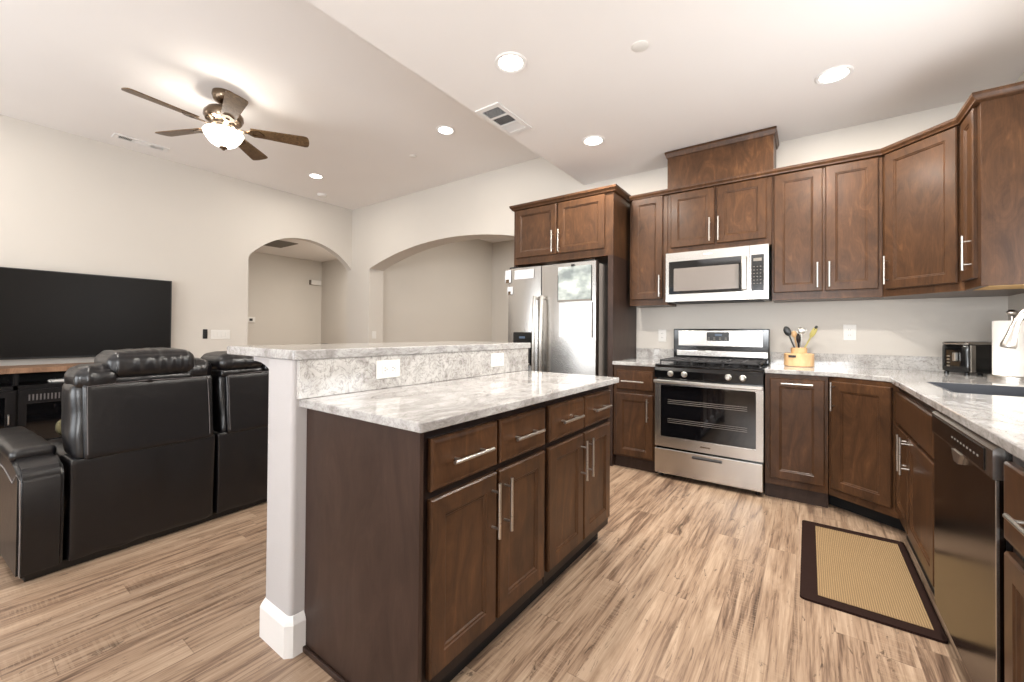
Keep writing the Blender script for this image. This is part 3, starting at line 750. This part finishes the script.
# ------------------------------------------------------------------ dishwasher (faces -X)
t = thing('dishwasher', 'black stainless dishwasher between the sink cabinet and end cabinet', 'dishwasher', (.415, 2.305, 0), -HP)
W_ = 2.305-1.635
link('body', box(B(), .0, W_+.015, .025, .6, .1, .873, .001), 'plastic_black', t)
link('toe_kick', box(B(), .0, W_+.015, .05, .6, .0, .0995, .001), 'gap', t)
link('door_liner', box(B(), .008, W_-.004, .0065, .0245, .11, .775), 'plastic_black', t)
bm = box(B(), .006, W_, -.012, .006, .11, .775, .003); link('door', bm, 'black_steel', t)
bm = prism(B(), [(-.018, .777), (.024, .777), (.024, .863), (-.008, .863), (-.018, .853)], (), 'X', .006, W_)
pn = link('control_panel', bm, 'steel', t)
link('control_strip', box(B(), .02, W_-.06, -.0205, -.0182, .785, .846, .0006), 'black_gloss', pn)
bt = B()
for i in range(9): box(bt, .30+i*.032, .312+i*.032, -.0215, -.0206, .812, .818, .0002, 1)
link('button', bt, 'grey_slot', pn)['kind'] = 'stuff'
hb = prism(B(), [(.30, .777), (.40, .777), (.375, .742), (.325, .742)], (), 'Y', -.022, -.0122)
link('handle', hb, 'nickel', t)
link('edge_trim', box(B(), W_-.004, W_+.002, -.0135, -.006, .11, .776, .001), 'steel', t)

# ------------------------------------------------------------------ ceiling fixtures
def can(x, y, z, label, on=True, group='recessed ceiling lights', pw_=None):
    if pw_ is None: pw_ = 42 if z == HK else 20
    t = thing('ceiling_light', label, 'light', (x, y, z), 0, group)
    link('trim_ring', lathe(B(), [(.095, 0), (.095, -.004), (.088, -.008), (.072, -.004), (.070, .0)], 40), 'trim', t, True)
    link('lens', lathe(B(), [(.070, -.001), (.070, -.004), (.04, -.006), (.005, -.0065)], 32), 'lamp', t, True)
    l = bpy.data.lights.new('lamp', 'AREA'); l.shape = 'DISK'; l.size = .13; l.energy = pw_; l.color = (1, .945, .86); l.spread = R(180)
    o = bpy.data.objects.new('lamp', l); COL.objects.link(o); o.parent = t; o.location = (0, 0, -.012)
    return t
can(-1.422, 1.95, HK, 'large bright recessed downlight in front of the ceiling register')
can(-1.443, 3.144, HK, 'round recessed downlight above the stove side of the island')
can(.127, 3.175, HK, 'round recessed downlight nearest the corner cabinets')
can(.127, 1.9, HK, 'unseen recessed downlight added over the sink aisle')  # out of view, added to light the sink aisle
can(-2.955, 2.955, HL, 'recessed downlight in the living room ceiling nearest the kitchen')
can(-5.23, 2.872, HL, 'recessed downlight in the living room ceiling by the hall arch')
can(-5.23, -.2, HL, 'unseen recessed downlight added over the television end of the living room')  # out of view, added for more light at this end
can(-2.955, -.2, HL, 'unseen recessed downlight added over the patio end of the living room')  # likewise out of view and added for its light
can(-3.6, 5.9, HL, 'unseen recessed downlight added to brighten the room beyond the wide arch', pw_=90)  # added lamp, brightens the dark room behind the arch
can(-6.95, 4.35, 2.74, 'unseen recessed downlight added to brighten the hall beyond the left arch', pw_=75)  # added lamp, set out of sight to brighten the hall
def vent(label, x0, x1, y0, y1, z, secs):
    t = thing('ceiling_vent', label, 'vent', ((x0+x1)/2, (y0+y1)/2, z)); a, b_ = (x1-x0)/2, (y1-y0)/2
    n = len(secs); bm = B(); holes = []
    for i in range(n):
        ya = -b_+.03+i*(2*b_-.06)/n+.008; yb_ = -b_+.03+(i+1)*(2*b_-.06)/n-.008
        holes.append([(-a+.03, ya), (a-.03, ya), (a-.03, yb_), (-a+.03, yb_)])
    prism(bm, [(-a, -b_), (a, -b_), (a, b_), (-a, b_)], holes, 'Z', -.009, -.0005); link('frame', bm, 'trim', t)
    link('duct', box(B(), -a+.02, a-.02, -b_+.02, b_-.02, -.0018, -.0006), 'grate', t)
    for i, s in enumerate(secs):
        h = holes[i]; ya, yb_ = h[0][1], h[2][1]; bl = B(); k = 9
        for j in range(k):
            if s == 0:
                yy = ya+(j+.5)*(yb_-ya)/k; box(bl, -a+.03, a-.03, -.005, .005, -.0006, .0006, mat=Matrix.Translation((0, yy, -.006)) @ Matrix.Rotation(R(35), 4, 'X'))
            else:
                xx = -a+.03+(j+.5)*(2*a-.06)/k; box(bl, -.006, .006, ya, yb_, -.0006, .0006, mat=Matrix.Translation((xx, 0, -.006)) @ Matrix.Rotation(R(40*s), 4, 'Y'))
        link('louvers', bl, 'trim', t)
    return t
vent('white three-section ceiling register between the kitchen downlights', -1.945, -1.735, 2.235, 2.665, HK, (0, 1, -1))
vent('long white air register in the living room ceiling above the television', -5.93, -5.79, 1.05, 1.5, HL, (0, -1, 1))
def disc(name, label, cat, x, y, z, r, h, m='plastic_white'):
    return tag(link(name, lathe(B(), [(r, -.0005), (r, -h*.5), (r*.8, -h), (r*.1, -h)], 32, (x, y, z)), m, None, True), label, cat)
disc('sprinkler_cover', 'flat white sprinkler cover in the kitchen ceiling', 'sprinkler cover', -.755, 2.245, HK, .045, .007)
disc('sprinkler_cover', 'small white sprinkler cover in the living room ceiling before the wide arch', 'sprinkler cover', -3.70, 3.18, HL, .04, .012)
disc('smoke_detector', 'round white smoke detector on the ceiling near the hall arch', 'smoke detector', -5.86, 3.32, HL, .07, .035)
t = thing('return_grille', 'dark square return air grille in the hall ceiling', 'vent', (-7.9, 3.64, 2.74))
link('frame', prism(B(), [(-.33, -.2), (.33, -.2), (.33, .2), (-.33, .2)], [[(-.30, -.17), (.30, -.17), (.30, .17), (-.30, .17)]], 'Z', -.012, -.0005), 'grey_slot', t)
bl = B()
for j in range(14): box(bl, -.30+j*.046, -.275+j*.046, -.17, .17, -.008, -.002)
link('louvers', bl, 'grey_slot', t)

# ------------------------------------------------------------------ ceiling fan
FX, FY = -4.05, 1.41
t = thing('ceiling_fan', 'five-blade ceiling fan with lit frosted bowl and weathered wood blades', 'fan', (FX, FY, HL))
link('canopy', lathe(B(), [(.085, -.001), (.088, -.03), (.075, -.07), (.035, -.095), (.015, -.098)], 32), 'pewter', t, True)
link('downrod', cyl(B(), (0, 0, -.09), (0, 0, -.16), .013), 'pewter', t, True)
link('motor_housing', lathe(B(), [(.02, -.125), (.06, -.13), (.115, -.15), (.142, -.185), (.145, -.215), (.13, -.245), (.09, -.26), (.085, -.285), (.03, -.285)], 40), 'pewter', t, True)
link('switch_housing', lathe(B(), [(.05, -.284), (.062, -.29), (.064, -.33), (.05, -.345), (.02, -.35)], 36), 'nickel', t, True)
link('light_bowl', lathe(B(), [(.140, -.331), (.147, -.342), (.140, -.362), (.122, -.395), (.095, -.43), (.06, -.452), (.03, -.462), (.004, -.463), (.004, -.459), (.03, -.458), (.058, -.448), (.092, -.426), (.118, -.392), (.135, -.360), (.142, -.342), (.136, -.331), (.140, -.331)], 40, cap=False), 'bowl', t, True)
link('finial', lathe(B(), [(.03, -.458), (.03, -.470), (.015, -.478), (.01, -.488), (.002, -.49)], 20), 'pewter', t, True)
for k in range(3):
    a = R(30+120*k)
    bs = link('bulb_socket', cyl(B(), (.05*math.cos(a), .05*math.sin(a), -.34), (.085*math.cos(a), .085*math.sin(a), -.35), .012, seg=12), 'pewter', t)
    l = bpy.data.lights.new('bulb', 'POINT'); l.energy = 7; l.color = (1, .95, .87); l.shadow_soft_size = .022
    lo = bpy.data.objects.new('bulb', l); COL.objects.link(lo); lo.parent = t; lo.location = (.108*math.cos(a), .108*math.sin(a), -.352)
for k in range(5):
    a = R(-84+72*k); rot = Matrix.Rotation(a, 4, 'Z')
    bm = B(); pts = []
    for i in range(9):
        q = i/8; pts.append((.20+.42*q, -(.05+.024*q)))
    for i in range(1, 9):
        b2 = PI*(-.5+i/9); pts.append((.62+.035*math.cos(b2)**.6, .074*math.sin(b2)))
    pts += [(.20+.42*(1-i/8), .05+.024*(1-i/8)) for i in range(9)]
    prism(bm, pts, (), 'Z', -.004, .004)
    bmesh.ops.transform(bm, matrix=rot @ Matrix.Translation((0, 0, -.295)) @ Matrix.Rotation(R(-13), 4, 'X'), verts=bm.verts)
    bl = link('blade', bm, 'fan_wood', t)
    br = B(); prism(br, [(.08, -.022), (.17, -.014), (.22, -.045), (.27, -.04), (.30, 0), (.27, .04), (.22, .045), (.17, .014), (.08, .022)], [[(.215, -.015), (.215, .015), (.25, .012), (.25, -.012)]], 'Z', -.013, -.0055)
    bmesh.ops.transform(br, matrix=rot @ Matrix.Translation((0, 0, -.295)) @ Matrix.Rotation(R(-13), 4, 'X'), verts=br.verts)
    link('bracket', br, 'pewter', bl)

# ------------------------------------------------------------------ television and stand
t = thing('television', 'large flat black television on the left wall', 'television', (XTV+.1, .84, .86))
link('frame', box(B(), -.06, .0, -.78, .78, 0, .866, .004), 'plastic_black', t)
link('screen', box(B(), .0005, .002, -.769, .769, .018, .856, .0005), 'screen', t)
link('wall_mount', box(B(), -.0985, -.061, -.25, .25, .25, .6, .003), 'plastic_black', t)
sx0, sx1, sy0, sy1 = -6.16, -5.75, -.95, 1.75
t = thing('tv_stand', 'black media console with brown wooden top under the television', 'tv stand', (sx0, sy0, 0)); D_, W_ = sx1-sx0, sy1-sy0
link('top', box(B(), 0, D_+.02, -.02, W_+.02, .752, .80, .004), 'stand_top', t)
bm = B(); box(bm, 0, .02, 0, W_, .06, .7515)
for y in (0, .62, 1.36, 2.06, W_-.03): box(bm, 0.02, D_-.012, y, y+.03, .0, .7515)
box(bm, .02, D_-.012, 0, W_, .06, .09); box(bm, .02, D_-.012, 0, W_, .60, .64)
link('body', bm, 'stand', t)
for (a, b_, hy) in ((.02, .64, .6), (.66, 1.375, 1.335), (2.07, W_-.01, 2.11)):
    bm = prism(B(), [(a, .08), (b_, .08), (b_, .60), (a, .60)], [[(a+.06, .14), (b_-.06, .14), (b_-.06, .54), (a+.06, .54)]], 'X', D_-.011, D_+.008)
    d = link('door', bm, 'stand', t)
    link('glass', box(B(), D_-.006, D_-.002, a+.055, b_-.055, .135, .545), 'glass_black', d)
    link('handle', tube(B(), [(D_+.008, hy, .30), (D_+.03, hy, .31), (D_+.03, hy, .38), (D_+.008, hy, .39)], .006, 8), 'nickel', d, True)
bm = prism(B(), [(1.39, .08), (2.06, .08), (2.06, .60), (1.39, .60)], [[(1.44, .13), (2.01, .13), (2.01, .47), (1.44, .47)]], 'X', D_-.011, D_+.006)
ins = link('fireplace_insert', bm, 'stand', t)
bm = B()
for i in range(24): box(bm, D_+.0065, D_+.010, 1.45+i*.023, 1.46+i*.023, .50, .555)
link('vent_grille', bm, 'piping', ins)
link('glass', box(B(), D_-.008, D_-.004, 1.435, 2.015, .125, .475), 'glass_black', ins)
t = thing('game_controller', 'small pale grey game controller on the open shelf of the console', 'controller', (-5.86, .70, .6405))
bm = soft(-.03, .03, -.055, .055, 0, .03, .014, (6, 8, 4)); soft(-.05, -.005, -.07, -.035, 0, .03, .014, (5, 5, 4), bm=bm); soft(-.05, -.005, .035, .07, 0, .03, .014, (5, 5, 4), bm=bm)
link('shell', bm, 'plastic_white', t, True)
for y in (-.03, .03): link('thumbstick', cyl(B(), (.0, y, .0305), (.0, y, .04), .008), 'plastic_black', t, True)

# ------------------------------------------------------------------ recliner sofa (back towards the kitchen)
t = thing('recliner_sofa', 'black leather reclining sofa seen from behind', 'sofa', (-2.85, .222, 0), R(3.5))
def seat(y0, y1, sd, middle=False):
    w_ = y1-y0; m_ = (y0+y1)/2
    link('seat_cushion', soft(-.82, -.26, y0+.005, y1-.005, .24, .50, .07, (12, 12, 8), (0, 0, .02), .006, 0, sd), 'leather', t, True)
    link('footrest', soft(-.92, -.835, y0+.01, y1-.01, .08, .44, .04, (6, 12, 8), (.01, 0, 0), .004, 0, sd), 'leather', t, True)
    # back skirt, lower part
    link('back_skirt', soft(-.20, -.010, y0, y1, .035, .528, .014, (6, 30, 22), (.006, 0, 0), .008, 0, sd+3, (3, 9, 3)), 'leather', t, True)
    # upper back: padded core, flat rear panel
    b = link('backrest', soft(-.27, -.018, y0+.02, y1-.006, .50, .90, .045, (10, 22, 16), (.0, .008, 0), .004, -.10, sd+5, (4, 14, 9)), 'leather', t, True)
    pnl = soft(-.045, .002, y0+.05, y1-.012, .515, .885, .014, (4, 22, 14), (.004, 0, 0), .0015, -.10, sd+7)
    link('rear_panel', pnl, 'leather', b, True)
    def edge(y, z): return (.004-.10*(z-.53), y, z)
    pp = [edge(y0+.062, .54), edge(y0+.062, .72), edge(y0+.064, .872), edge(m_, .882), edge(y1-.04, .874), edge(y1-.037, .70), edge(y1-.037, .54)]
    link('seam', tube(B(), pp, .0022, 6), 'piping', b, True)
    # side wings and gathered headrest
    ha, hb_ = (y0+.145, y1-.095) if not middle else (y0+.012, y1-.17)
    if not middle: link('shoulder', soft(-.29, -.035, y0+.03, y0+.20, .84, .965, .05, (16, 30, 14), (.01, .01, .012), .0035, -.02, sd+9, (12, 45, 12)), 'leather', b, True)
    link('shoulder', soft(-.30, -.045, y1-.18, y1-.0, .85, .975, .05, (16, 30, 14), (.01, .01, .012), .0035, -.02, sd+10, (12, 45, 12)), 'leather', b, True)
    top_ = 1.035 if not middle else 1.005
    link('headrest', soft(-.33, -.025, ha, hb_, .895, top_, .052, (20, 72, 16), (.012, .006, .016), .0035, -.03, sd+11, (5, 34, 5)), 'leather', b, True)
    link('headrest_band', soft(-.28, -.034, ha+.01, hb_-.015, .862, .91, .018, (8, 20, 6), (0, 0, 0), .004, 0, sd+12, (6, 20, 6)), 'leather', b, True)
    # gathers: short raised pleats round the back edge of the headrest
    pl = B(); rnd = random.Random(int(sd)); n_ = int((hb_-ha)/.022)
    for q in range(n_):
        yy = ha+.02+(hb_-ha-.04)*(q+.5)/n_+rnd.uniform(-.004, .004); k = rnd.uniform(.5, 1)
        tube(pl, [(-.030-.03*(z_-.895)-.0, yy+rnd.uniform(-.004, .004), z_) for z_ in (.925, .94, .955)]+[(-.045, yy+.004, top_-.03+.0*k), (-.075, yy+.006, top_-.008)], [.0015, .004*k, .005*k, .005*k, .0015], 6)
    link('pleats', pl, 'leather', b, True)
seat(.158, .775, 1.0); seat(.785, 1.24, 5.0, True); seat(1.25, 1.867, 9.0)
def arm(y0, y1, sd):
    bm = prism(B(), [(-.005, .035), (0, .25), (-.004, .475), (-.03, .515), (-.15, .548), (-.93, .55), (-.945, .50), (-.945, .035)], (), 'Y', y0, y1)
    es = [e for e in bm.edges if len(e.link_faces) == 2 and e.calc_face_angle(0) > .15]
    bmesh.ops.bevel(bm, geom=es, offset=.014, segments=3, affect='EDGES')
    a = link('armrest', bm, 'leather', t, True)
    link('arm_pad', soft(-.90, -.16, y0-.004, y1+.003, .525, .585, .022, (26, 10, 6), (0, 0, .008), .003, 0, sd+2, (12, 12, 12)), 'leather', a, True)
    link('seam', tube(B(), [(-.002, y0+.008, .05), (.001, y0+.008, .25), (-.004, y0+.006, .475), (-.03, y0-.001, .50), (-.10, y0-.002, .45), (-.3, y0-.002, .48), (-.9, y0-.002, .5)], .0025, 6), 'stitch', a, True)
arm(.0, .145, 20.0); arm(1.88, 2.025, 30.0)
link('base', box(B(), -.85, -.05, .03, 1.99, 0, .045, .004), 'plastic_black', t)
t = tag(link('throw_pillow', soft(-3.60, -3.46, .41, .60, .530, .63, .045, (8, 10, 8), (.02, 0, 0), .004, 0, 3), 'olive', None, True), 'olive throw pillow on the black sofa behind its armrest', 'pillow')

# ------------------------------------------------------------------ wall plates
def plate(label, loc, rz, w_, h_, kind='outlet', cat='outlet', col='plastic_white', name='wall_outlet', gangs=1):
    group = 'wall outlets' if cat == 'outlet' else 'light switches'
    t = thing(name, label, cat, loc, rz, group)
    link('plate', box(B(), -w_/2, w_/2, -.006, -.0004, -h_/2, h_/2, .003), col, t)
    for g in range(gangs):
        cx = (g-(gangs-1)/2)*.046
        if kind == 'outlet':
            link('receptacle', box(B(), cx-.017, cx+.017, -.008, -.0062, -.034, .034, .002), col, t)
            bm = B()
            for dz in (-.02, .02):
                for dx in (-.006, .006): box(bm, cx+dx-.001, cx+dx+.001, -.0088, -.0081, dz-.004, dz+.004)
            link('slots', bm, 'grate', t)
        elif kind == 'outlet_h':
            link('receptacle', box(B(), cx-.034, cx+.034, -.008, -.0062, -.017, .017, .002), col, t)
            bm = B()
            for dx in (-.02, .02):
                for dz in (-.006, .006): box(bm, cx+dx-.004, cx+dx+.004, -.0088, -.0081, dz-.001, dz+.001)
                cyl(bm, (cx+dx+.009, -.0082, 0), (cx+dx+.009, -.0088, 0), .002, seg=8)
            link('slots', bm, 'grate', t)
        else:
            link('switch', box(B(), cx-.016, cx+.016, -.010, -.0062, -.033, .033, .003), col, t)
    return t
plate('white outlet set sideways in the island upstand, nearest the white post', (-1.474, 1.14, .994), HP, .123, .078, 'outlet_h')
plate('white outlet set sideways in the island upstand, at its far end', (-1.474, 1.91, .994), HP, .123, .078, 'outlet_h')
plate('white outlet on the wall left of the stove', (-1.13, YW, 1.133), 0, .075, .12)
plate('white outlet on the wall right of the utensil holder', (.255, YW, 1.172), 0, .078, .122)
plate('white switch on the inner side of the wide arch', (-5.715, 4.14, 1.09), HP, .075, .12, 'switch', cat='switch', name='light_switch')
plate('wide white switch plate left of the hall arch', (XTV, 2.158, 1.094), HP, .215, .118, 'switch', cat='switch', name='light_switch', gangs=4)
plate('narrow black wall control beside the wide white switch plate', (XTV, 1.988, 1.10), HP, .05, .12, 'switch', cat='switch', name='light_switch', col='plastic_black')
t = thing('thermostat', 'white thermostat with dark display on the hall wall', 'thermostat', (-9.16, 3.70, 1.36), HP)
link('case', box(B(), -.085, .085, -.03, -.0005, -.055, .055, .006), 'plastic_white', t); link('display', box(B(), -.025, .035, -.032, -.0302, -.025, .025, .001), 'plastic_black', t)
t = thing('door_chime', 'small white chime box high on the hall wall', 'chime', (-9.16, 5.03, 2.24), HP)
link('case', box(B(), -.10, .13, -.06, -.0005, -.055, .055, .01), 'plastic_white', t); link('side_panel', box(B(), -.125, -.101, -.05, -.0005, -.05, .05, .004), 'grey_slot', t)

# ------------------------------------------------------------------ things on the counter
CT = .9112
# utensil holder
t = thing('utensil_holder', 'round bamboo utensil holder with raised centre, right of the stove', 'utensil holder', (-.058, 3.87, CT))
link('base', lathe(B(), [(.09, 0), (.096, .004), (.096, .094), (.092, .098), (.05, .098)], 40), 'bamboo', t, True)
bm = lathe(B(), [(.052, .0985), (.052, .14), (.048, .142), (.044, .14), (.044, .10)], 32); link('cup', bm, 'bamboo', t, True)
link('label_plate', box(B(), -.058, -.01, -.0985, -.0935, .068, .086, .002, mat=Matrix.Rotation(R(-4), 4, 'Z')), 'grate', t)
def uten(name, label, cat, base, tip, build, m, hm=None, r=.005, group=None):
    b0, t0 = Vector(base), Vector(tip)
    o = tag(link(name, build(b0, t0), m, None, True), label, cat)
    return o
ux, uy, uz = -.058, 3.87, CT+.105
def spoon(b0, t0, wd=.024, ln=.034, hr=.0055):
    bm = tube(B(), [b0, b0.lerp(t0, .75)], hr, 8); d_ = (t0-b0).normalized()
    rr2 = bmesh.ops.create_uvsphere(bm, u_segments=16, v_segments=10, radius=1)
    q = d_.to_track_quat('Z', 'Y').to_matrix().to_4x4(); q.translation = t0-d_*ln*.6
    bmesh.ops.transform(bm, matrix=q @ Matrix.Diagonal((wd, .008, ln, 1)), verts=rr2['verts']); return bm
def align_spoon(b0, t0, **k):
    # bowl broad side towards the room
    bm = tube(B(), [b0, b0.lerp(t0, .8)], k.get('hr', .0055), 8); d_ = (t0-b0).normalized()
    s_ = d_.cross(Vector((0, 1, 0))).normalized(); n_ = s_.cross(d_).normalized()
    mt_ = Matrix((s_, n_, d_)).transposed().to_4x4(); mt_.translation = t0-d_*k.get('ln', .034)*.7
    r2 = bmesh.ops.create_uvsphere(bm, u_segments=16, v_segments=10, radius=1)
    bmesh.ops.transform(bm, matrix=mt_ @ Matrix.Diagonal((k.get('wd', .024), k.get('th', .008), k.get('ln', .034), 1)), verts=r2['verts']); return bm
uten('serving_spoon', 'black serving spoon leaning left in the bamboo holder', 'spoon', (ux-.015, uy, uz), (-.142, 3.87, 1.205), lambda a, b_: align_spoon(a, b_, wd=.024, ln=.04), 'plastic_black')
uten('wooden_spoon', 'wooden spoon standing behind the dark handle in the bamboo holder', 'spoon', (ux-.008, uy+.018, uz), (-.092, 3.885, 1.175), lambda a, b_: align_spoon(a, b_, wd=.019, ln=.028), 'bamboo')
def strainer(a, b_):
    bm = align_spoon(a, b_, wd=.001, ln=.001); d_ = (b_-a).normalized()
    c = b_-d_*.03
    pts = [c+Vector((math.cos(2*PI*i/20)*.03, 0, math.sin(2*PI*i/20)*.03)) for i in range(21)]
    tube(bm, pts, .004, 8); r2 = bmesh.ops.create_uvsphere(bm, u_segments=16, v_segments=10, radius=1)
    bmesh.ops.transform(bm, matrix=Matrix.Translation(c) @ Matrix.Diagonal((.026, .010, .026, 1)), verts=r2['verts']); return bm
uten('skimmer', 'round shiny metal skimmer at the middle of the bamboo holder', 'skimmer', (ux+.01, uy+.01, uz), (-.042, 3.88, 1.212), strainer, 'nickel')
uten('spatula', 'dark brown handled turner upright in the bamboo holder', 'spatula', (ux+.0, uy-.012, uz), (-.062, 3.852, 1.15), lambda a, b_: align_spoon(a, b_, wd=.014, ln=.04, hr=.007), 'cab_dark')
M['lime'] = plain('lime_silicone', lin(176, 164, 92), .5)
o_ = uten('slotted_spatula', 'yellow-green slotted spatula leaning right in the bamboo holder', 'spatula', (ux+.02, uy, uz), (.045, 3.87, 1.20), lambda a, b_: align_spoon(a, b_, wd=.017, ln=.045, th=.004), 'lime')
link('tip', align_spoon(Vector((.036, 3.869, 1.185)), Vector((.052, 3.869, 1.218)), wd=.010, ln=.013, th=.006, hr=.003), 'plastic_black', o_, True)
# toaster
t = thing('toaster', 'black toaster with chrome edge in the corner of the counter', 'toaster', (.845, 3.80, CT), R(36))
L_, D_ = .26, .165
bm = soft(-L_/2, L_/2, -D_/2, D_/2, .012, .198, .028, (14, 10, 10)); link('body', bm, 'black_gloss', t, True)
link('top', soft(-L_/2+.004, L_/2-.004, -D_/2+.006, D_/2-.006, .185, .206, .012, (14, 10, 4)), 'steel', t, True)
link('chrome_band', box(B(), -L_/2+.018, -L_/2+.05, -D_/2-.0025, D_/2+.0025, .02, .186, .004), 'steel', t)
for y in (-.03, .03): link('slot', box(B(), -.11, .11, y-.013, y+.013, .2035, .2068), 'grate', t)
link('lever', box(B(), -L_/2-.022, -L_/2-.001, -.03, -.012, .085, .14, .004), 'nickel', t)
for z in (.05, .07, .09, .11): link('button', box(B(), -L_/2-.004, -L_/2-.0003, .02, .035, z, z+.009, .001), 'nickel', t)
for x in (-.11, .11):
    for y in (-.06, .06): link('foot', cyl(B(), (x, y, 0), (x, y, .015), .012), 'plastic_black', t, True)
# paper towel
t = thing('paper_towel_holder', 'brushed steel paper towel holder with round finial', 'towel holder', (.932, 3.53, CT))
link('base', lathe(B(), [(.092, 0), (.092, .018), (.088, .022), (.01, .022)], 40), 'nickel', t, True)
link('rod', cyl(B(), (0, 0, .022), (0, 0, .36), .006), 'nickel', t, True)
bm = B(); r2 = bmesh.ops.create_uvsphere(bm, u_segments=20, v_segments=12, radius=.021); bmesh.ops.transform(bm, matrix=Matrix.Translation((0, 0, .375)) @ Matrix.Diagonal((1.05, 1.05, .9, 1)), verts=bm.verts)
link('finial', bm, 'nickel', t, True)
tag(link('paper_towel_roll', lathe(B(), [(.02, .0225), (.072, .0225), (.074, .026), (.074, .326), (.072, .33), (.02, .33)], 48, (.932, 3.53, CT), cap=False), 'towel', None, True), 'white paper towel roll on the steel holder', 'paper towel')
# faucet
t = thing('faucet', 'brushed nickel pull-down kitchen faucet over the sink', 'faucet', (.975, 2.80, CT))
link('base', lathe(B(), [(.028, 0), (.028, .008), (.022, .03), (.018, .06), (.016, .12)], 28), 'nickel', t, True)
hx, hy, hz = -.255, -.13, .0
dirv = Vector((-.265, -.13, 0)); pts = [Vector((0, 0, .10)), Vector((0, 0, .22))]
for i in range(15):
    a = PI*(i/14)*.93
    pts.append(Vector((0, 0, .26)) + dirv*(.5-.5*math.cos(a)) + Vector((0, 0, .13*math.sin(a))))
link('spout', tube(B(), pts, .012, 12), 'nickel', t, True)
e = pts[-1]; dn = (pts[-1]-pts[-2]).normalized(); dn = (dn*.6+Vector((-.12, -.05, -1))*.4).normalized()
link('spray_head', tube(B(), [e, e+dn*.02, e+dn*.05, e+dn*.085, e+dn*.095], [.013, .015, .018, .025, .023], 24), 'nickel', t, True)
link('lever', tube(B(), [(.0, -.016, .07), (.0, -.05, .08), (.0, -.10, .10)], [.008, .006, .005], 10), 'nickel', t, True)

# ------------------------------------------------------------------ floor mat
t = thing('floor_mat', 'tan woven kitchen mat with dark brown border on the floor by the sink', 'mat', (.2, 2.675, 0), R(0))
link('border', prism(B(), rounded_rect(-.23, .23, -.455, .465, .02), (), 'Z', .0005, .010), 'mat_border', t)
link('woven_centre', box(B(), -.165, .198, -.40, .405, .0102, .0125, .001), 'weave', t)
